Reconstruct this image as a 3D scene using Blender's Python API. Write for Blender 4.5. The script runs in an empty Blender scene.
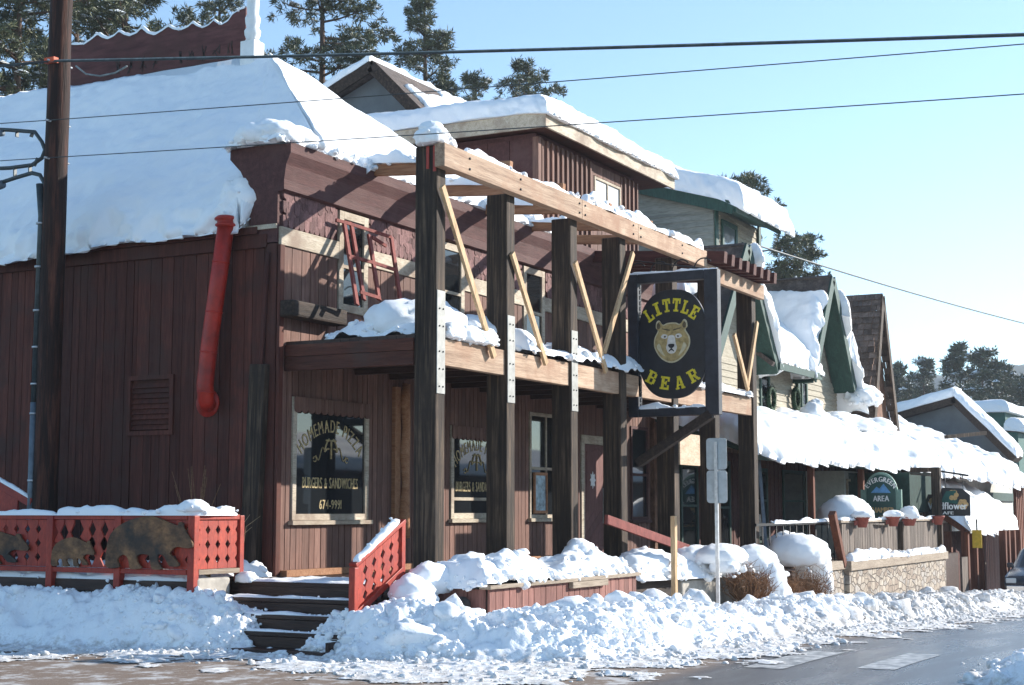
import bpy, bmesh, math, random
import numpy as np
from mathutils import Vector, Matrix, noise as mnoise

R = math.radians
scene = bpy.context.scene
COL = scene.collection
random.seed(7)

# ------------------------------------------------------------------ camera model
F, H = 1540.0, 1.6
PITCH, YAW = math.atan(168 / F), R(27.9)
cy_, sy_, cp_, sp_ = math.cos(YAW), math.sin(YAW), math.cos(PITCH), math.sin(PITCH)
FW = (cy_ * cp_, sy_ * cp_, sp_); RT = (sy_, -cy_, 0.0); UP = (-cy_ * sp_, -sy_ * sp_, cp_)


def at(px, py, ax, c):
    """point of the real plane (axis = c) seen at a photo position"""
    a, b = (px - 512) / F, (342.5 - py) / F
    d = [FW[i] + a * RT[i] + b * UP[i] for i in range(3)]
    o = (0, 0, H); k = 'XYZ'.index(ax); t = (c - o[k]) / d[k]
    return tuple(o[i] + t * d[i] for i in range(3))


def ground_at(px, D):
    """ground position at depth D along the view for a photo column"""
    a = (px - 512) / (F / cp_)
    return (D * (cy_ + a * sy_), D * (sy_ - a * cy_))


def gz(x):
    """the street runs gently downhill past the saloon"""
    t = max(0.0, x - 16.0)
    return -0.04 * t * (t / (t + 4.0))


def gzn(x):
    t = np.maximum(0.0, x - 16.0)
    return -0.04 * t * (t / (t + 4.0))


# ------------------------------------------------------------------ vector noise
def _hash(i, j, k, seed):
    n = (i * 374761393 + j * 668265263 + k * 1274126177 + seed * 974634721) & 0xFFFFFFFF
    n = ((n ^ (n >> 13)) * 1274126177) & 0xFFFFFFFF
    n = (n ^ (n >> 16)) & 0xFFFF
    return n / 65535.0


def vnoise(P, seed=0):
    P = np.asarray(P, float); fl = np.floor(P).astype(np.int64); f = P - fl
    f = f * f * (3 - 2 * f); out = 0
    for a in (0, 1):
        for b in (0, 1):
            for c in (0, 1):
                w = (f[:, 0] if a else 1 - f[:, 0]) * (f[:, 1] if b else 1 - f[:, 1]) * (f[:, 2] if c else 1 - f[:, 2])
                out = out + w * _hash(fl[:, 0] + a, fl[:, 1] + b, fl[:, 2] + c, seed)
    return out * 2 - 1


def fbm(P, octv=4, seed=0, gain=0.5):
    P = np.asarray(P, float); s = 0; a = 1.0
    for o in range(octv):
        s = s + a * vnoise(P * (2.03 ** o) + 17.3 * o, seed + o); a *= gain
    return s


# ------------------------------------------------------------------ materials
def new_mat(name):
    m = bpy.data.materials.new(name); m.use_nodes = True
    return m, m.node_tree, m.node_tree.nodes['Principled BSDF']


def nd(nt, t, **kw):
    n = nt.nodes.new(t)
    for k, v in kw.items():
        if k in n.inputs: n.inputs[k].default_value = v
        else: setattr(n, k, v)
    return n


def c4(c): return (c[0], c[1], c[2], 1.0)


def ramp(nt, fac, stops):
    r = nt.nodes.new('ShaderNodeValToRGB'); e = r.color_ramp.elements
    while len(e) < len(stops): e.new(0.5)
    for i, (p, c) in enumerate(stops): e[i].position = p; e[i].color = c4(c) if len(c) == 3 else c
    nt.links.new(fac, r.inputs[0]); return r.outputs[0]


def mix(nt, fac, a, b, mode='MIX'):
    m = nt.nodes.new('ShaderNodeMix'); m.data_type = 'RGBA'; m.blend_type = mode
    for sock, v in ((0, fac), (6, a), (7, b)):
        if hasattr(v, 'links'): nt.links.new(v, m.inputs[sock])
        elif sock == 0: m.inputs[0].default_value = v
        else: m.inputs[sock].default_value = c4(v)
    return m.outputs[2]


def wood(name, cols, scale=(14, 14, 1.2), rough=0.75, isl=0.35, bump=0.25, grime=None, spec=0.25, fine=1.0):
    """painted or weathered timber: grain stretched along one axis, every board its own tone"""
    m, nt, p = new_mat(name); L = nt.links
    tc = nd(nt, 'ShaderNodeTexCoord'); mp = nd(nt, 'ShaderNodeMapping'); mp.inputs['Scale'].default_value = scale
    L.new(tc.outputs['Object'], mp.inputs['Vector'])
    geo = nd(nt, 'ShaderNodeNewGeometry')
    ad = nd(nt, 'ShaderNodeVectorMath', operation='ADD'); sc = nd(nt, 'ShaderNodeVectorMath', operation='SCALE')
    cv = nd(nt, 'ShaderNodeCombineXYZ')
    for i in range(3): L.new(geo.outputs['Random Per Island'], cv.inputs[i])
    L.new(cv.outputs[0], sc.inputs[0]); sc.inputs['Scale'].default_value = 37.0
    L.new(mp.outputs[0], ad.inputs[0]); L.new(sc.outputs[0], ad.inputs[1])
    n1 = nd(nt, 'ShaderNodeTexNoise', Scale=1.0, Detail=7.0, Roughness=0.65); L.new(ad.outputs[0], n1.inputs['Vector'])
    n3 = nd(nt, 'ShaderNodeTexNoise', Scale=5.0 * fine, Detail=4.0, Roughness=0.6); L.new(ad.outputs[0], n3.inputs['Vector'])
    k = len(cols)
    base = ramp(nt, n1.outputs['Fac'], [(0.3 + 0.4 * i / (k - 1), c) for i, c in enumerate(cols)])
    dk = ramp(nt, n3.outputs['Fac'], [(0.33, (0.55, 0.53, 0.52)), (0.55, (1, 1, 1))])
    base = mix(nt, 0.7, base, dk, 'MULTIPLY')
    tone = nd(nt, 'ShaderNodeMapRange'); L.new(geo.outputs['Random Per Island'], tone.inputs[0])
    tone.inputs[3].default_value = 1 - isl; tone.inputs[4].default_value = 1 + isl * 0.8
    tcol = nd(nt, 'ShaderNodeCombineColor')
    for i in range(3): L.new(tone.outputs[0], tcol.inputs[i])
    base = mix(nt, 1.0, base, tcol.outputs[0], 'MULTIPLY')
    if grime:
        n2 = nd(nt, 'ShaderNodeTexNoise', Scale=1.7, Detail=5.0, Roughness=0.6); L.new(tc.outputs['Object'], n2.inputs['Vector'])
        g = ramp(nt, n2.outputs['Fac'], [(0.48, (0, 0, 0)), (0.68, (1, 1, 1))])
        base = mix(nt, g, base, grime)
    L.new(base, p.inputs['Base Color'])
    p.inputs['Roughness'].default_value = rough; p.inputs['Specular IOR Level'].default_value = spec
    b = nd(nt, 'ShaderNodeBump', Strength=bump, Distance=0.02); L.new(n3.outputs['Fac'], b.inputs['Height'])
    L.new(b.outputs[0], p.inputs['Normal'])
    return m


def plain(name, col, rough=0.6, metal=0.0, spec=0.4, var=0.12, scale=6.0, bump=0.0, col2=None):
    m, nt, p = new_mat(name); L = nt.links
    tc = nd(nt, 'ShaderNodeTexCoord')
    n = nd(nt, 'ShaderNodeTexNoise', Scale=scale, Detail=6.0, Roughness=0.62); L.new(tc.outputs['Object'], n.inputs['Vector'])
    lo = tuple(c * (1 - var) for c in col) if col2 is None else col2
    hi = tuple(min(1, c * (1 + var)) for c in col)
    L.new(ramp(nt, n.outputs['Fac'], [(0.35, lo), (0.62, hi)]), p.inputs['Base Color'])
    p.inputs['Roughness'].default_value = rough; p.inputs['Metallic'].default_value = metal
    p.inputs['Specular IOR Level'].default_value = spec
    if bump:
        b = nd(nt, 'ShaderNodeBump', Strength=bump, Distance=0.02); L.new(n.outputs['Fac'], b.inputs['Height'])
        L.new(b.outputs[0], p.inputs['Normal'])
    return m


def snow_mat(name, dirt=0.0, bump=0.35, fine=24.0):
    m, nt, p = new_mat(name); L = nt.links
    tc = nd(nt, 'ShaderNodeTexCoord')
    n = nd(nt, 'ShaderNodeTexNoise', Scale=fine, Detail=6.0, Roughness=0.65); L.new(tc.outputs['Object'], n.inputs['Vector'])
    n2 = nd(nt, 'ShaderNodeTexNoise', Scale=2.2, Detail=5.0, Roughness=0.6); L.new(tc.outputs['Object'], n2.inputs['Vector'])
    col = ramp(nt, n2.outputs['Fac'], [(0.3, (0.86, 0.88, 0.90)), (0.7, (0.90, 0.91, 0.92))])
    if dirt:
        n4 = nd(nt, 'ShaderNodeTexNoise', Scale=9.0, Detail=7.0, Roughness=0.72); L.new(tc.outputs['Object'], n4.inputs['Vector'])
        sp = nd(nt, 'ShaderNodeSeparateXYZ'); L.new(tc.outputs['Object'], sp.inputs[0])
        lowz = nd(nt, 'ShaderNodeMapRange'); L.new(sp.outputs[2], lowz.inputs[0]); lowz.inputs[1].default_value = .16; lowz.inputs[2].default_value = .015; lowz.inputs[3].default_value = 0.0; lowz.inputs[4].default_value = .20
        sm = nd(nt, 'ShaderNodeMath', operation='ADD'); L.new(n4.outputs['Fac'], sm.inputs[0]); L.new(lowz.outputs[0], sm.inputs[1])
        d = ramp(nt, sm.outputs[0], [(0.55, (0, 0, 0)), (0.78, (dirt, dirt, dirt))])
        col = mix(nt, d, col, (0.40, 0.36, 0.32))
    L.new(col, p.inputs['Base Color'])
    p.inputs['Roughness'].default_value = 0.65; p.inputs['Specular IOR Level'].default_value = 0.2
    b = nd(nt, 'ShaderNodeBump', Strength=bump, Distance=0.03); L.new(n.outputs['Fac'], b.inputs['Height'])
    L.new(b.outputs[0], p.inputs['Normal'])
    return m


def glass_mat(name, col=(0.012, 0.014, 0.016), rough=0.03):
    m, nt, p = new_mat(name)
    p.inputs['Base Color'].default_value = c4(col); p.inputs['Roughness'].default_value = rough
    p.inputs['Specular IOR Level'].default_value = 0.7
    return m


M = {}
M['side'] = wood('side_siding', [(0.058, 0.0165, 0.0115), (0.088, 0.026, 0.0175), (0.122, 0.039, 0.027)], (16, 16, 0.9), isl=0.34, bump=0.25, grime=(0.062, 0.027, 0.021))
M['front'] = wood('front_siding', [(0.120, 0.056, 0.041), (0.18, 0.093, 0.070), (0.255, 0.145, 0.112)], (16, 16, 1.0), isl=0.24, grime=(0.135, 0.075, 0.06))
M['redtrim'] = wood('dark_red_trim', [(0.065, 0.026, 0.024), (0.09, 0.037, 0.034), (0.12, 0.052, 0.047)], (1.2, 14, 14), isl=0.14, grime=(0.10, 0.05, 0.045))
M['shingle_red'] = wood('red_scallop_shingle', [(0.13, 0.062, 0.06), (0.20, 0.105, 0.10), (0.27, 0.15, 0.14)], (20, 20, 6), isl=0.35, bump=0.6)
M['cream'] = wood('cream_trim', [(0.38, 0.31, 0.23), (0.50, 0.43, 0.33), (0.58, 0.50, 0.40)], (2, 12, 12), isl=0.1, grime=(0.27, 0.20, 0.15))
M['timber'] = wood('old_black_timber', [(0.012, 0.008, 0.006), (0.050, 0.033, 0.022), (0.17, 0.115, 0.075)], (22, 22, 1.0), isl=0.3, bump=0.6, grime=(0.030, 0.020, 0.014), fine=0.6)
M['timberx'] = wood('dark_timber_level', [(0.018, 0.012, 0.010), (0.04, 0.027, 0.02), (0.09, 0.06, 0.045)], (1.0, 18, 18), isl=0.3, bump=0.5)
M['beam'] = wood('new_fir_beam', [(0.25, 0.155, 0.10), (0.41, 0.28, 0.19), (0.52, 0.38, 0.27)], (0.9, 14, 14), isl=0.18, bump=0.3, grime=(0.30, 0.17, 0.105))
M['rafter'] = wood('new_fir_rafter', [(0.27, 0.12, 0.06), (0.38, 0.185, 0.095), (0.46, 0.25, 0.14)], (16, 0.9, 16), isl=0.2, bump=0.2)
M['brace'] = wood('pale_pine_brace', [(0.46, 0.29, 0.15), (0.58, 0.39, 0.22), (0.66, 0.47, 0.29)], (12, 12, 1.5), isl=0.15, bump=0.15)
M['rim'] = wood('red_stained_rim', [(0.055, 0.018, 0.012), (0.085, 0.028, 0.017), (0.12, 0.045, 0.028)], (14, 1.0, 14), isl=0.25, bump=0.3, grime=(0.06, 0.035, 0.028))
M['tail'] = wood('dark_red_tail', [(0.06, 0.02, 0.016), (0.09, 0.03, 0.024), (0.13, 0.045, 0.035)], (12, 1.2, 12), isl=0.2, bump=0.2)
M['red'] = wood('bright_red_paint', [(0.29, 0.024, 0.010), (0.39, 0.036, 0.015), (0.46, 0.054, 0.024)], (8, 8, 3), isl=0.12, rough=0.5, bump=0.12, spec=0.4, grime=(0.24, 0.02, 0.014))
M['ductred'] = plain('duct_red_paint', (0.40, 0.022, 0.010), 0.45, 0.0, 0.4, 0.15, 3.0, 0.10, (0.21, 0.014, 0.008))
M['ladder'] = wood('dull_red_ladder', [(0.16, 0.035, 0.03), (0.22, 0.055, 0.045), (0.28, 0.08, 0.065)], (10, 10, 3), isl=0.15, bump=0.1)
M['steps'] = wood('wet_dark_steps', [(0.026, 0.013, 0.010), (0.050, 0.026, 0.019), (0.085, 0.048, 0.035)], (12, 1.0, 12), rough=0.5, isl=0.2, bump=0.3)
M['planter'] = wood('red_brown_planter', [(0.17, 0.075, 0.06), (0.24, 0.11, 0.09), (0.30, 0.15, 0.12)], (14, 14, 1.2), isl=0.25, bump=0.35)
M['greywood'] = wood('grey_weathered_board', [(0.075, 0.055, 0.045), (0.14, 0.11, 0.09), (0.24, 0.195, 0.16)], (14, 14, 1.2), isl=0.3, bump=0.45)
M['greywoodx'] = wood('grey_weathered_cap', [(0.26, 0.20, 0.15), (0.36, 0.29, 0.22), (0.46, 0.38, 0.30)], (1.2, 12, 12), isl=0.2, bump=0.3)
M['pole'] = wood('creosote_pole', [(0.008, 0.005, 0.004), (0.030, 0.013, 0.009), (0.12, 0.042, 0.025)], (11, 11, 0.9), isl=0.0, bump=0.7)
M['bearwood'] = wood('carved_bear_wood', [(0.035, 0.028, 0.024), (0.16, 0.085, 0.045), (0.38, 0.19, 0.085)], (3, 2.6, 4), isl=0.1, bump=0.5, grime=(0.045, 0.036, 0.030))
M['door'] = wood('red_brown_door', [(0.13, 0.055, 0.05), (0.17, 0.078, 0.068), (0.21, 0.10, 0.09)], (14, 14, 1.5), isl=0.15, bump=0.2)
M['plywood'] = wood('plywood_panel', [(0.44, 0.31, 0.20), (0.52, 0.39, 0.27), (0.58, 0.45, 0.33)], (3, 3, 9), isl=0.0, bump=0.15)
M['green'] = wood('dark_green_trim', [(0.013, 0.040, 0.032), (0.019, 0.058, 0.046), (0.030, 0.078, 0.062)], (8, 8, 2), isl=0.1, bump=0.1, rough=0.55)
M['creamsiding'] = wood('cream_lap_siding', [(0.29, 0.255, 0.19), (0.36, 0.32, 0.245), (0.42, 0.375, 0.29)], (1.0, 10, 10), isl=0.08, bump=0.15)
M['greysiding'] = wood('grey_lap_siding', [(0.17, 0.19, 0.18), (0.22, 0.24, 0.22), (0.27, 0.28, 0.26)], (10, 1.0, 10), isl=0.1, bump=0.15)
M['shingle'] = wood('weathered_roof_shingle', [(0.055, 0.042, 0.036), (0.11, 0.085, 0.072), (0.19, 0.15, 0.13)], (5, 5, 5), isl=0.55, bump=0.6, grime=(0.10, 0.085, 0.08))
M['brownwall'] = wood('rough_brown_slab', [(0.09, 0.045, 0.028), (0.18, 0.09, 0.055), (0.30, 0.16, 0.10)], (7, 7, 3), isl=0.4, bump=0.9)
M['rustpost'] = wood('rust_brown_post', [(0.09, 0.025, 0.013), (0.16, 0.05, 0.025), (0.24, 0.085, 0.045)], (14, 14, 1), isl=0.25, bump=0.3)
M['metal'] = plain('galvanised_steel', (0.50, 0.51, 0.52), 0.42, 0.75, 0.5, 0.18, 9.0, 0.05)
M['plate'] = plain('splice_plate_steel', (0.24, 0.24, 0.225), 0.6, 0.2, 0.5, 0.2, 7.0, 0.05)
M['signgrey'] = plain('aluminium_sign_back', (0.36, 0.40, 0.42), 0.5, 0.3, 0.4, 0.12, 8.0)
M['iron'] = plain('black_iron', (0.015, 0.016, 0.018), 0.5, 0.4, 0.4, 0.3, 12.0, 0.1)
M['black'] = plain('black_sign_paint', (0.010, 0.011, 0.015), 0.45, 0.0, 0.4, 0.35, 6.0, 0.05)
M['signframe'] = plain('blue_black_frame', (0.018, 0.020, 0.028), 0.5, 0.1, 0.4, 0.35, 7.0, 0.15)
M['yellow'] = plain('yellow_letter_paint', (0.62, 0.52, 0.03), 0.55, 0.0, 0.3, 0.18, 20.0)
M['gold'] = plain('gold_window_letter', (0.46, 0.35, 0.17), 0.6, 0.0, 0.2, 0.2, 26.0, 0.0, (0.20, 0.15, 0.08))
M['white'] = plain('white_paint', (0.78, 0.78, 0.76), 0.5, 0.0, 0.4, 0.06, 5.0)
M['beartan'] = plain('bear_tan_paint', (0.36, 0.27, 0.115), 0.6, 0.0, 0.3, 0.3, 14.0)
M['bearpale'] = plain('bear_pale_paint', (0.50, 0.45, 0.30), 0.6, 0.0, 0.3, 0.15, 20.0)
M['bearwhite'] = plain('bear_muzzle_paint', (0.62, 0.60, 0.55), 0.6, 0.0, 0.3, 0.12, 20.0)
M['beardark'] = plain('bear_dark_paint', (0.10, 0.075, 0.04), 0.6, 0.0, 0.3, 0.3, 20.0)
M['glass'] = glass_mat('dark_window_glass')
M['glasspale'] = glass_mat('pale_window_glass', (0.10, 0.115, 0.12), 0.08)
M['curtain'] = plain('pale_blind', (0.55, 0.56, 0.56), 0.8, 0.0, 0.2, 0.1, 3.0)
M['signgreen'] = plain('sign_green_paint', (0.012, 0.065, 0.055), 0.5, 0.0, 0.4, 0.15, 10.0)
M['signedge'] = plain('sign_sage_edge', (0.16, 0.27, 0.22), 0.55, 0.0, 0.4, 0.12, 10.0)
M['signblue'] = plain('sign_blue_paint', (0.10, 0.28, 0.52), 0.5, 0.0, 0.4, 0.2, 10.0)
M['signtan'] = plain('sign_ochre_paint', (0.50, 0.32, 0.13), 0.5, 0.0, 0.4, 0.2, 20.0)
M['awning'] = plain('dark_green_canvas', (0.012, 0.035, 0.028), 0.8, 0.0, 0.2, 0.3, 9.0, 0.1)
M['terracotta'] = plain('terracotta', (0.27, 0.07, 0.05), 0.7, 0.0, 0.3, 0.2, 12.0, 0.1)
M['signyellow'] = plain('yellow_sign', (0.66, 0.42, 0.03), 0.5, 0.0, 0.4, 0.12, 10.0)
M['stucco'] = plain('pale_stucco', (0.52, 0.51, 0.47), 0.8, 0.0, 0.2, 0.12, 5.0, 0.2)
M['teal'] = plain('teal_wall', (0.014, 0.085, 0.072), 0.6, 0.0, 0.3, 0.15, 5.0)
M['slate'] = plain('blue_grey_wall', (0.12, 0.135, 0.145), 0.75, 0.0, 0.3, 0.12, 2.0)
M['rubber'] = plain('tyre_rubber', (0.02, 0.02, 0.02), 0.8, 0.0, 0.2, 0.2, 10.0)
M['carpaint'] = plain('dark_blue_car_paint', (0.012, 0.018, 0.032), 0.22, 0.0, 0.7, 0.1, 3.0)
M['chrome'] = plain('chrome', (0.6, 0.6, 0.6), 0.2, 1.0, 0.5, 0.05, 5.0)
M['lamp'] = plain('headlight_lens', (0.7, 0.7, 0.68), 0.15, 0.0, 0.6, 0.05, 5.0)
M['cable'] = plain('cable_sheath', (0.035, 0.045, 0.048), 0.5, 0.1, 0.4, 0.3, 10.0)
M['messenger'] = plain('cable_strand', (0.20, 0.23, 0.23), 0.5, 0.3, 0.4, 0.3, 10.0)
M['orange'] = plain('orange_marker', (0.55, 0.09, 0.03), 0.6, 0.0, 0.3, 0.1, 10.0)
M['conduit'] = plain('grey_conduit', (0.11, 0.135, 0.16), 0.5, 0.2, 0.4, 0.2, 8.0)
M['rock'] = plain('dark_rock', (0.055, 0.05, 0.046), 0.85, 0.0, 0.2, 0.4, 7.0, 0.6)
M['twig'] = plain('dry_brown_twigs', (0.20, 0.105, 0.055), 0.8, 0.0, 0.2, 0.35, 30.0)
M['straw'] = plain('dry_straw_stems', (0.36, 0.27, 0.15), 0.8, 0.0, 0.2, 0.3, 30.0)
M['bark'] = wood('pine_bark', [(0.05, 0.03, 0.02), (0.10, 0.06, 0.042), (0.17, 0.10, 0.07)], (9, 9, 2), isl=0.1, bump=0.8)
M['wreath'] = plain('wreath_green', (0.015, 0.04, 0.018), 0.8, 0.0, 0.2, 0.4, 30.0)
M['snow'] = snow_mat('roof_snow', 0.0, 0.22, 16.0)
M['bank'] = snow_mat('ploughed_snow', 0.75, 0.5, 30.0)
M['skirt'] = plain('dark_masonry', (0.10, 0.09, 0.08), 0.9, 0.0, 0.2, 0.3, 6.0, 0.4)  # dark mottled masonry colour for foundation, deck base and planter fill
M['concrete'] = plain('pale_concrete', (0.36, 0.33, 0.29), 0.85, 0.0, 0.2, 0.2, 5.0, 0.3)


def needle_mat(name, a, b):
    m, nt, p = new_mat(name); L = nt.links
    geo = nd(nt, 'ShaderNodeNewGeometry')
    tc = nd(nt, 'ShaderNodeTexCoord'); n = nd(nt, 'ShaderNodeTexNoise', Scale=0.9, Detail=3.0); L.new(tc.outputs['Object'], n.inputs['Vector'])
    c1 = ramp(nt, geo.outputs['Random Per Island'], [(0.0, a), (1.0, b)])
    c2 = ramp(nt, n.outputs['Fac'], [(0.35, (0.7, 0.75, 0.7)), (0.65, (1.2, 1.15, 0.95))])
    L.new(mix(nt, 1.0, c1, c2, 'MULTIPLY'), p.inputs['Base Color'])
    p.inputs['Roughness'].default_value = 0.6; p.inputs['Specular IOR Level'].default_value = 0.3
    return m


M['needle'] = needle_mat('pine_needles', (0.055, 0.066, 0.042), (0.155, 0.165, 0.10))
M['needle_far'] = needle_mat('distant_pine_needles', (0.05, 0.065, 0.045), (0.10, 0.115, 0.075))


def stone_mat():
    m, nt, p = new_mat('fieldstone_masonry'); L = nt.links
    tc = nd(nt, 'ShaderNodeTexCoord'); mp = nd(nt, 'ShaderNodeMapping'); mp.inputs['Scale'].default_value = (3.4, 3.4, 7.0)
    L.new(tc.outputs['Object'], mp.inputs[0])
    v = nd(nt, 'ShaderNodeTexVoronoi', Scale=1.0); L.new(mp.outputs[0], v.inputs['Vector'])
    e = nd(nt, 'ShaderNodeTexVoronoi', Scale=1.0, feature='DISTANCE_TO_EDGE'); L.new(mp.outputs[0], e.inputs['Vector'])
    sep = nd(nt, 'ShaderNodeSeparateColor'); L.new(v.outputs['Color'], sep.inputs[0])
    col = ramp(nt, sep.outputs[0], [(0.1, (0.30, 0.24, 0.19)), (0.5, (0.44, 0.38, 0.31)), (0.9, (0.36, 0.33, 0.30))])
    k = ramp(nt, e.outputs['Distance'], [(0.02, (0, 0, 0)), (0.08, (1, 1, 1))])
    nz = nd(nt, 'ShaderNodeTexNoise', Scale=7.0, Detail=6.0, Roughness=.7); L.new(tc.outputs['Object'], nz.inputs['Vector'])
    blot = ramp(nt, nz.outputs['Fac'], [(.35, (.55, .52, .5)), (.62, (1.1, 1.08, 1.05))]); L.new(mix(nt, 1.0, mix(nt, k, (0.22, 0.185, 0.155), col), blot, 'MULTIPLY'), p.inputs['Base Color']); p.inputs['Roughness'].default_value = 0.9
    b = nd(nt, 'ShaderNodeBump', Strength=0.8, Distance=0.04); L.new(k, b.inputs['Height']); L.new(b.outputs[0], p.inputs['Normal'])
    return m


M['stone'] = stone_mat()


def road_mat():
    m, nt, p = new_mat('wet_asphalt'); L = nt.links
    tc = nd(nt, 'ShaderNodeTexCoord')
    n = nd(nt, 'ShaderNodeTexNoise', Scale=60.0, Detail=4.0, Roughness=0.7); L.new(tc.outputs['Object'], n.inputs['Vector'])
    mp = nd(nt, 'ShaderNodeMapping'); mp.inputs['Scale'].default_value = (0.25, 1.5, 1); L.new(tc.outputs['Object'], mp.inputs[0])
    w = nd(nt, 'ShaderNodeTexNoise', Scale=1.0, Detail=5.0, Roughness=0.6); L.new(mp.outputs[0], w.inputs['Vector'])
    sp = nd(nt, 'ShaderNodeSeparateXYZ'); L.new(tc.outputs['Object'], sp.inputs[0])

    def smooth(sock, a, b):
        r = nd(nt, 'ShaderNodeMapRange', interpolation_type='SMOOTHSTEP'); L.new(sock, r.inputs[0])
        r.inputs[1].default_value = a; r.inputs[2].default_value = b; return r.outputs[0]
    # grit thrown to the road edge and over the side-street corner
    gy = smooth(sp.outputs[1], 5.35, 6.0)
    # side street corner: the direction x - 0.9 y falls
    ma = nd(nt, 'ShaderNodeMath', operation='MULTIPLY_ADD'); L.new(sp.outputs[1], ma.inputs[0]); ma.inputs[1].default_value = -0.95
    L.new(sp.outputs[0], ma.inputs[2]); gx0 = smooth(ma.outputs[0], 6.2, 9.4); iv = nd(nt, 'ShaderNodeMath', operation='SUBTRACT'); iv.inputs[0].default_value = 1.0; L.new(gx0, iv.inputs[1]); gx = iv.outputs[0]
    mx = nd(nt, 'ShaderNodeMath', operation='MAXIMUM'); L.new(gy, mx.inputs[0]); L.new(gx, mx.inputs[1])
    wd = ramp(nt, w.outputs['Fac'], [(0.40, (0, 0, 0)), (0.60, (1, 1, 1))])
    wv = nd(nt, 'ShaderNodeMath', operation='MULTIPLY'); L.new(wd, wv.inputs[0]); wv.inputs[1].default_value = 0.22
    dry = nd(nt, 'ShaderNodeMath', operation='MAXIMUM'); L.new(mx.outputs[0], dry.inputs[0]); L.new(wv.outputs[0], dry.inputs[1])
    grit = ramp(nt, n.outputs['Fac'], [(0.35, (0.12, 0.085, 0.062)), (0.65, (0.25, 0.185, 0.14))])
    tar = ramp(nt, n.outputs['Fac'], [(0.3, (0.034, 0.040, 0.050)), (0.7, (0.066, 0.074, 0.088))])
    sl = nd(nt, 'ShaderNodeTexNoise', Scale=2.6, Detail=8.0, Roughness=0.72); L.new(tc.outputs['Object'], sl.inputs['Vector'])
    edge = nd(nt, 'ShaderNodeMath', operation='MULTIPLY_ADD'); L.new(mx.outputs[0], edge.inputs[0]); edge.inputs[1].default_value = .16; L.new(sl.outputs['Fac'], edge.inputs[2])
    slm = ramp(nt, edge.outputs[0], [(0.66, (0, 0, 0)), (0.76, (.75, .75, .75))])
    base_ = mix(nt, dry.outputs[0], tar, grit)
    L.new(mix(nt, slm, base_, (0.55, 0.55, 0.55)), p.inputs['Base Color'])
    rr = nd(nt, 'ShaderNodeMapRange'); L.new(dry.outputs[0], rr.inputs[0]); rr.inputs[3].default_value = 0.20; rr.inputs[4].default_value = 0.8
    L.new(rr.outputs[0], p.inputs['Roughness'])
    b = nd(nt, 'ShaderNodeBump', Strength=0.25, Distance=0.01); L.new(n.outputs['Fac'], b.inputs['Height']); L.new(b.outputs[0], p.inputs['Normal'])
    return m


M['road'] = road_mat()
M['mark'] = plain('worn_road_paint', (0.50, 0.50, 0.49), 0.4, 0.0, 0.3, 0.05, 7.0, 0.0, (0.10, 0.105, 0.115))

# ------------------------------------------------------------------ mesh builder
ORG = {}


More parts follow.
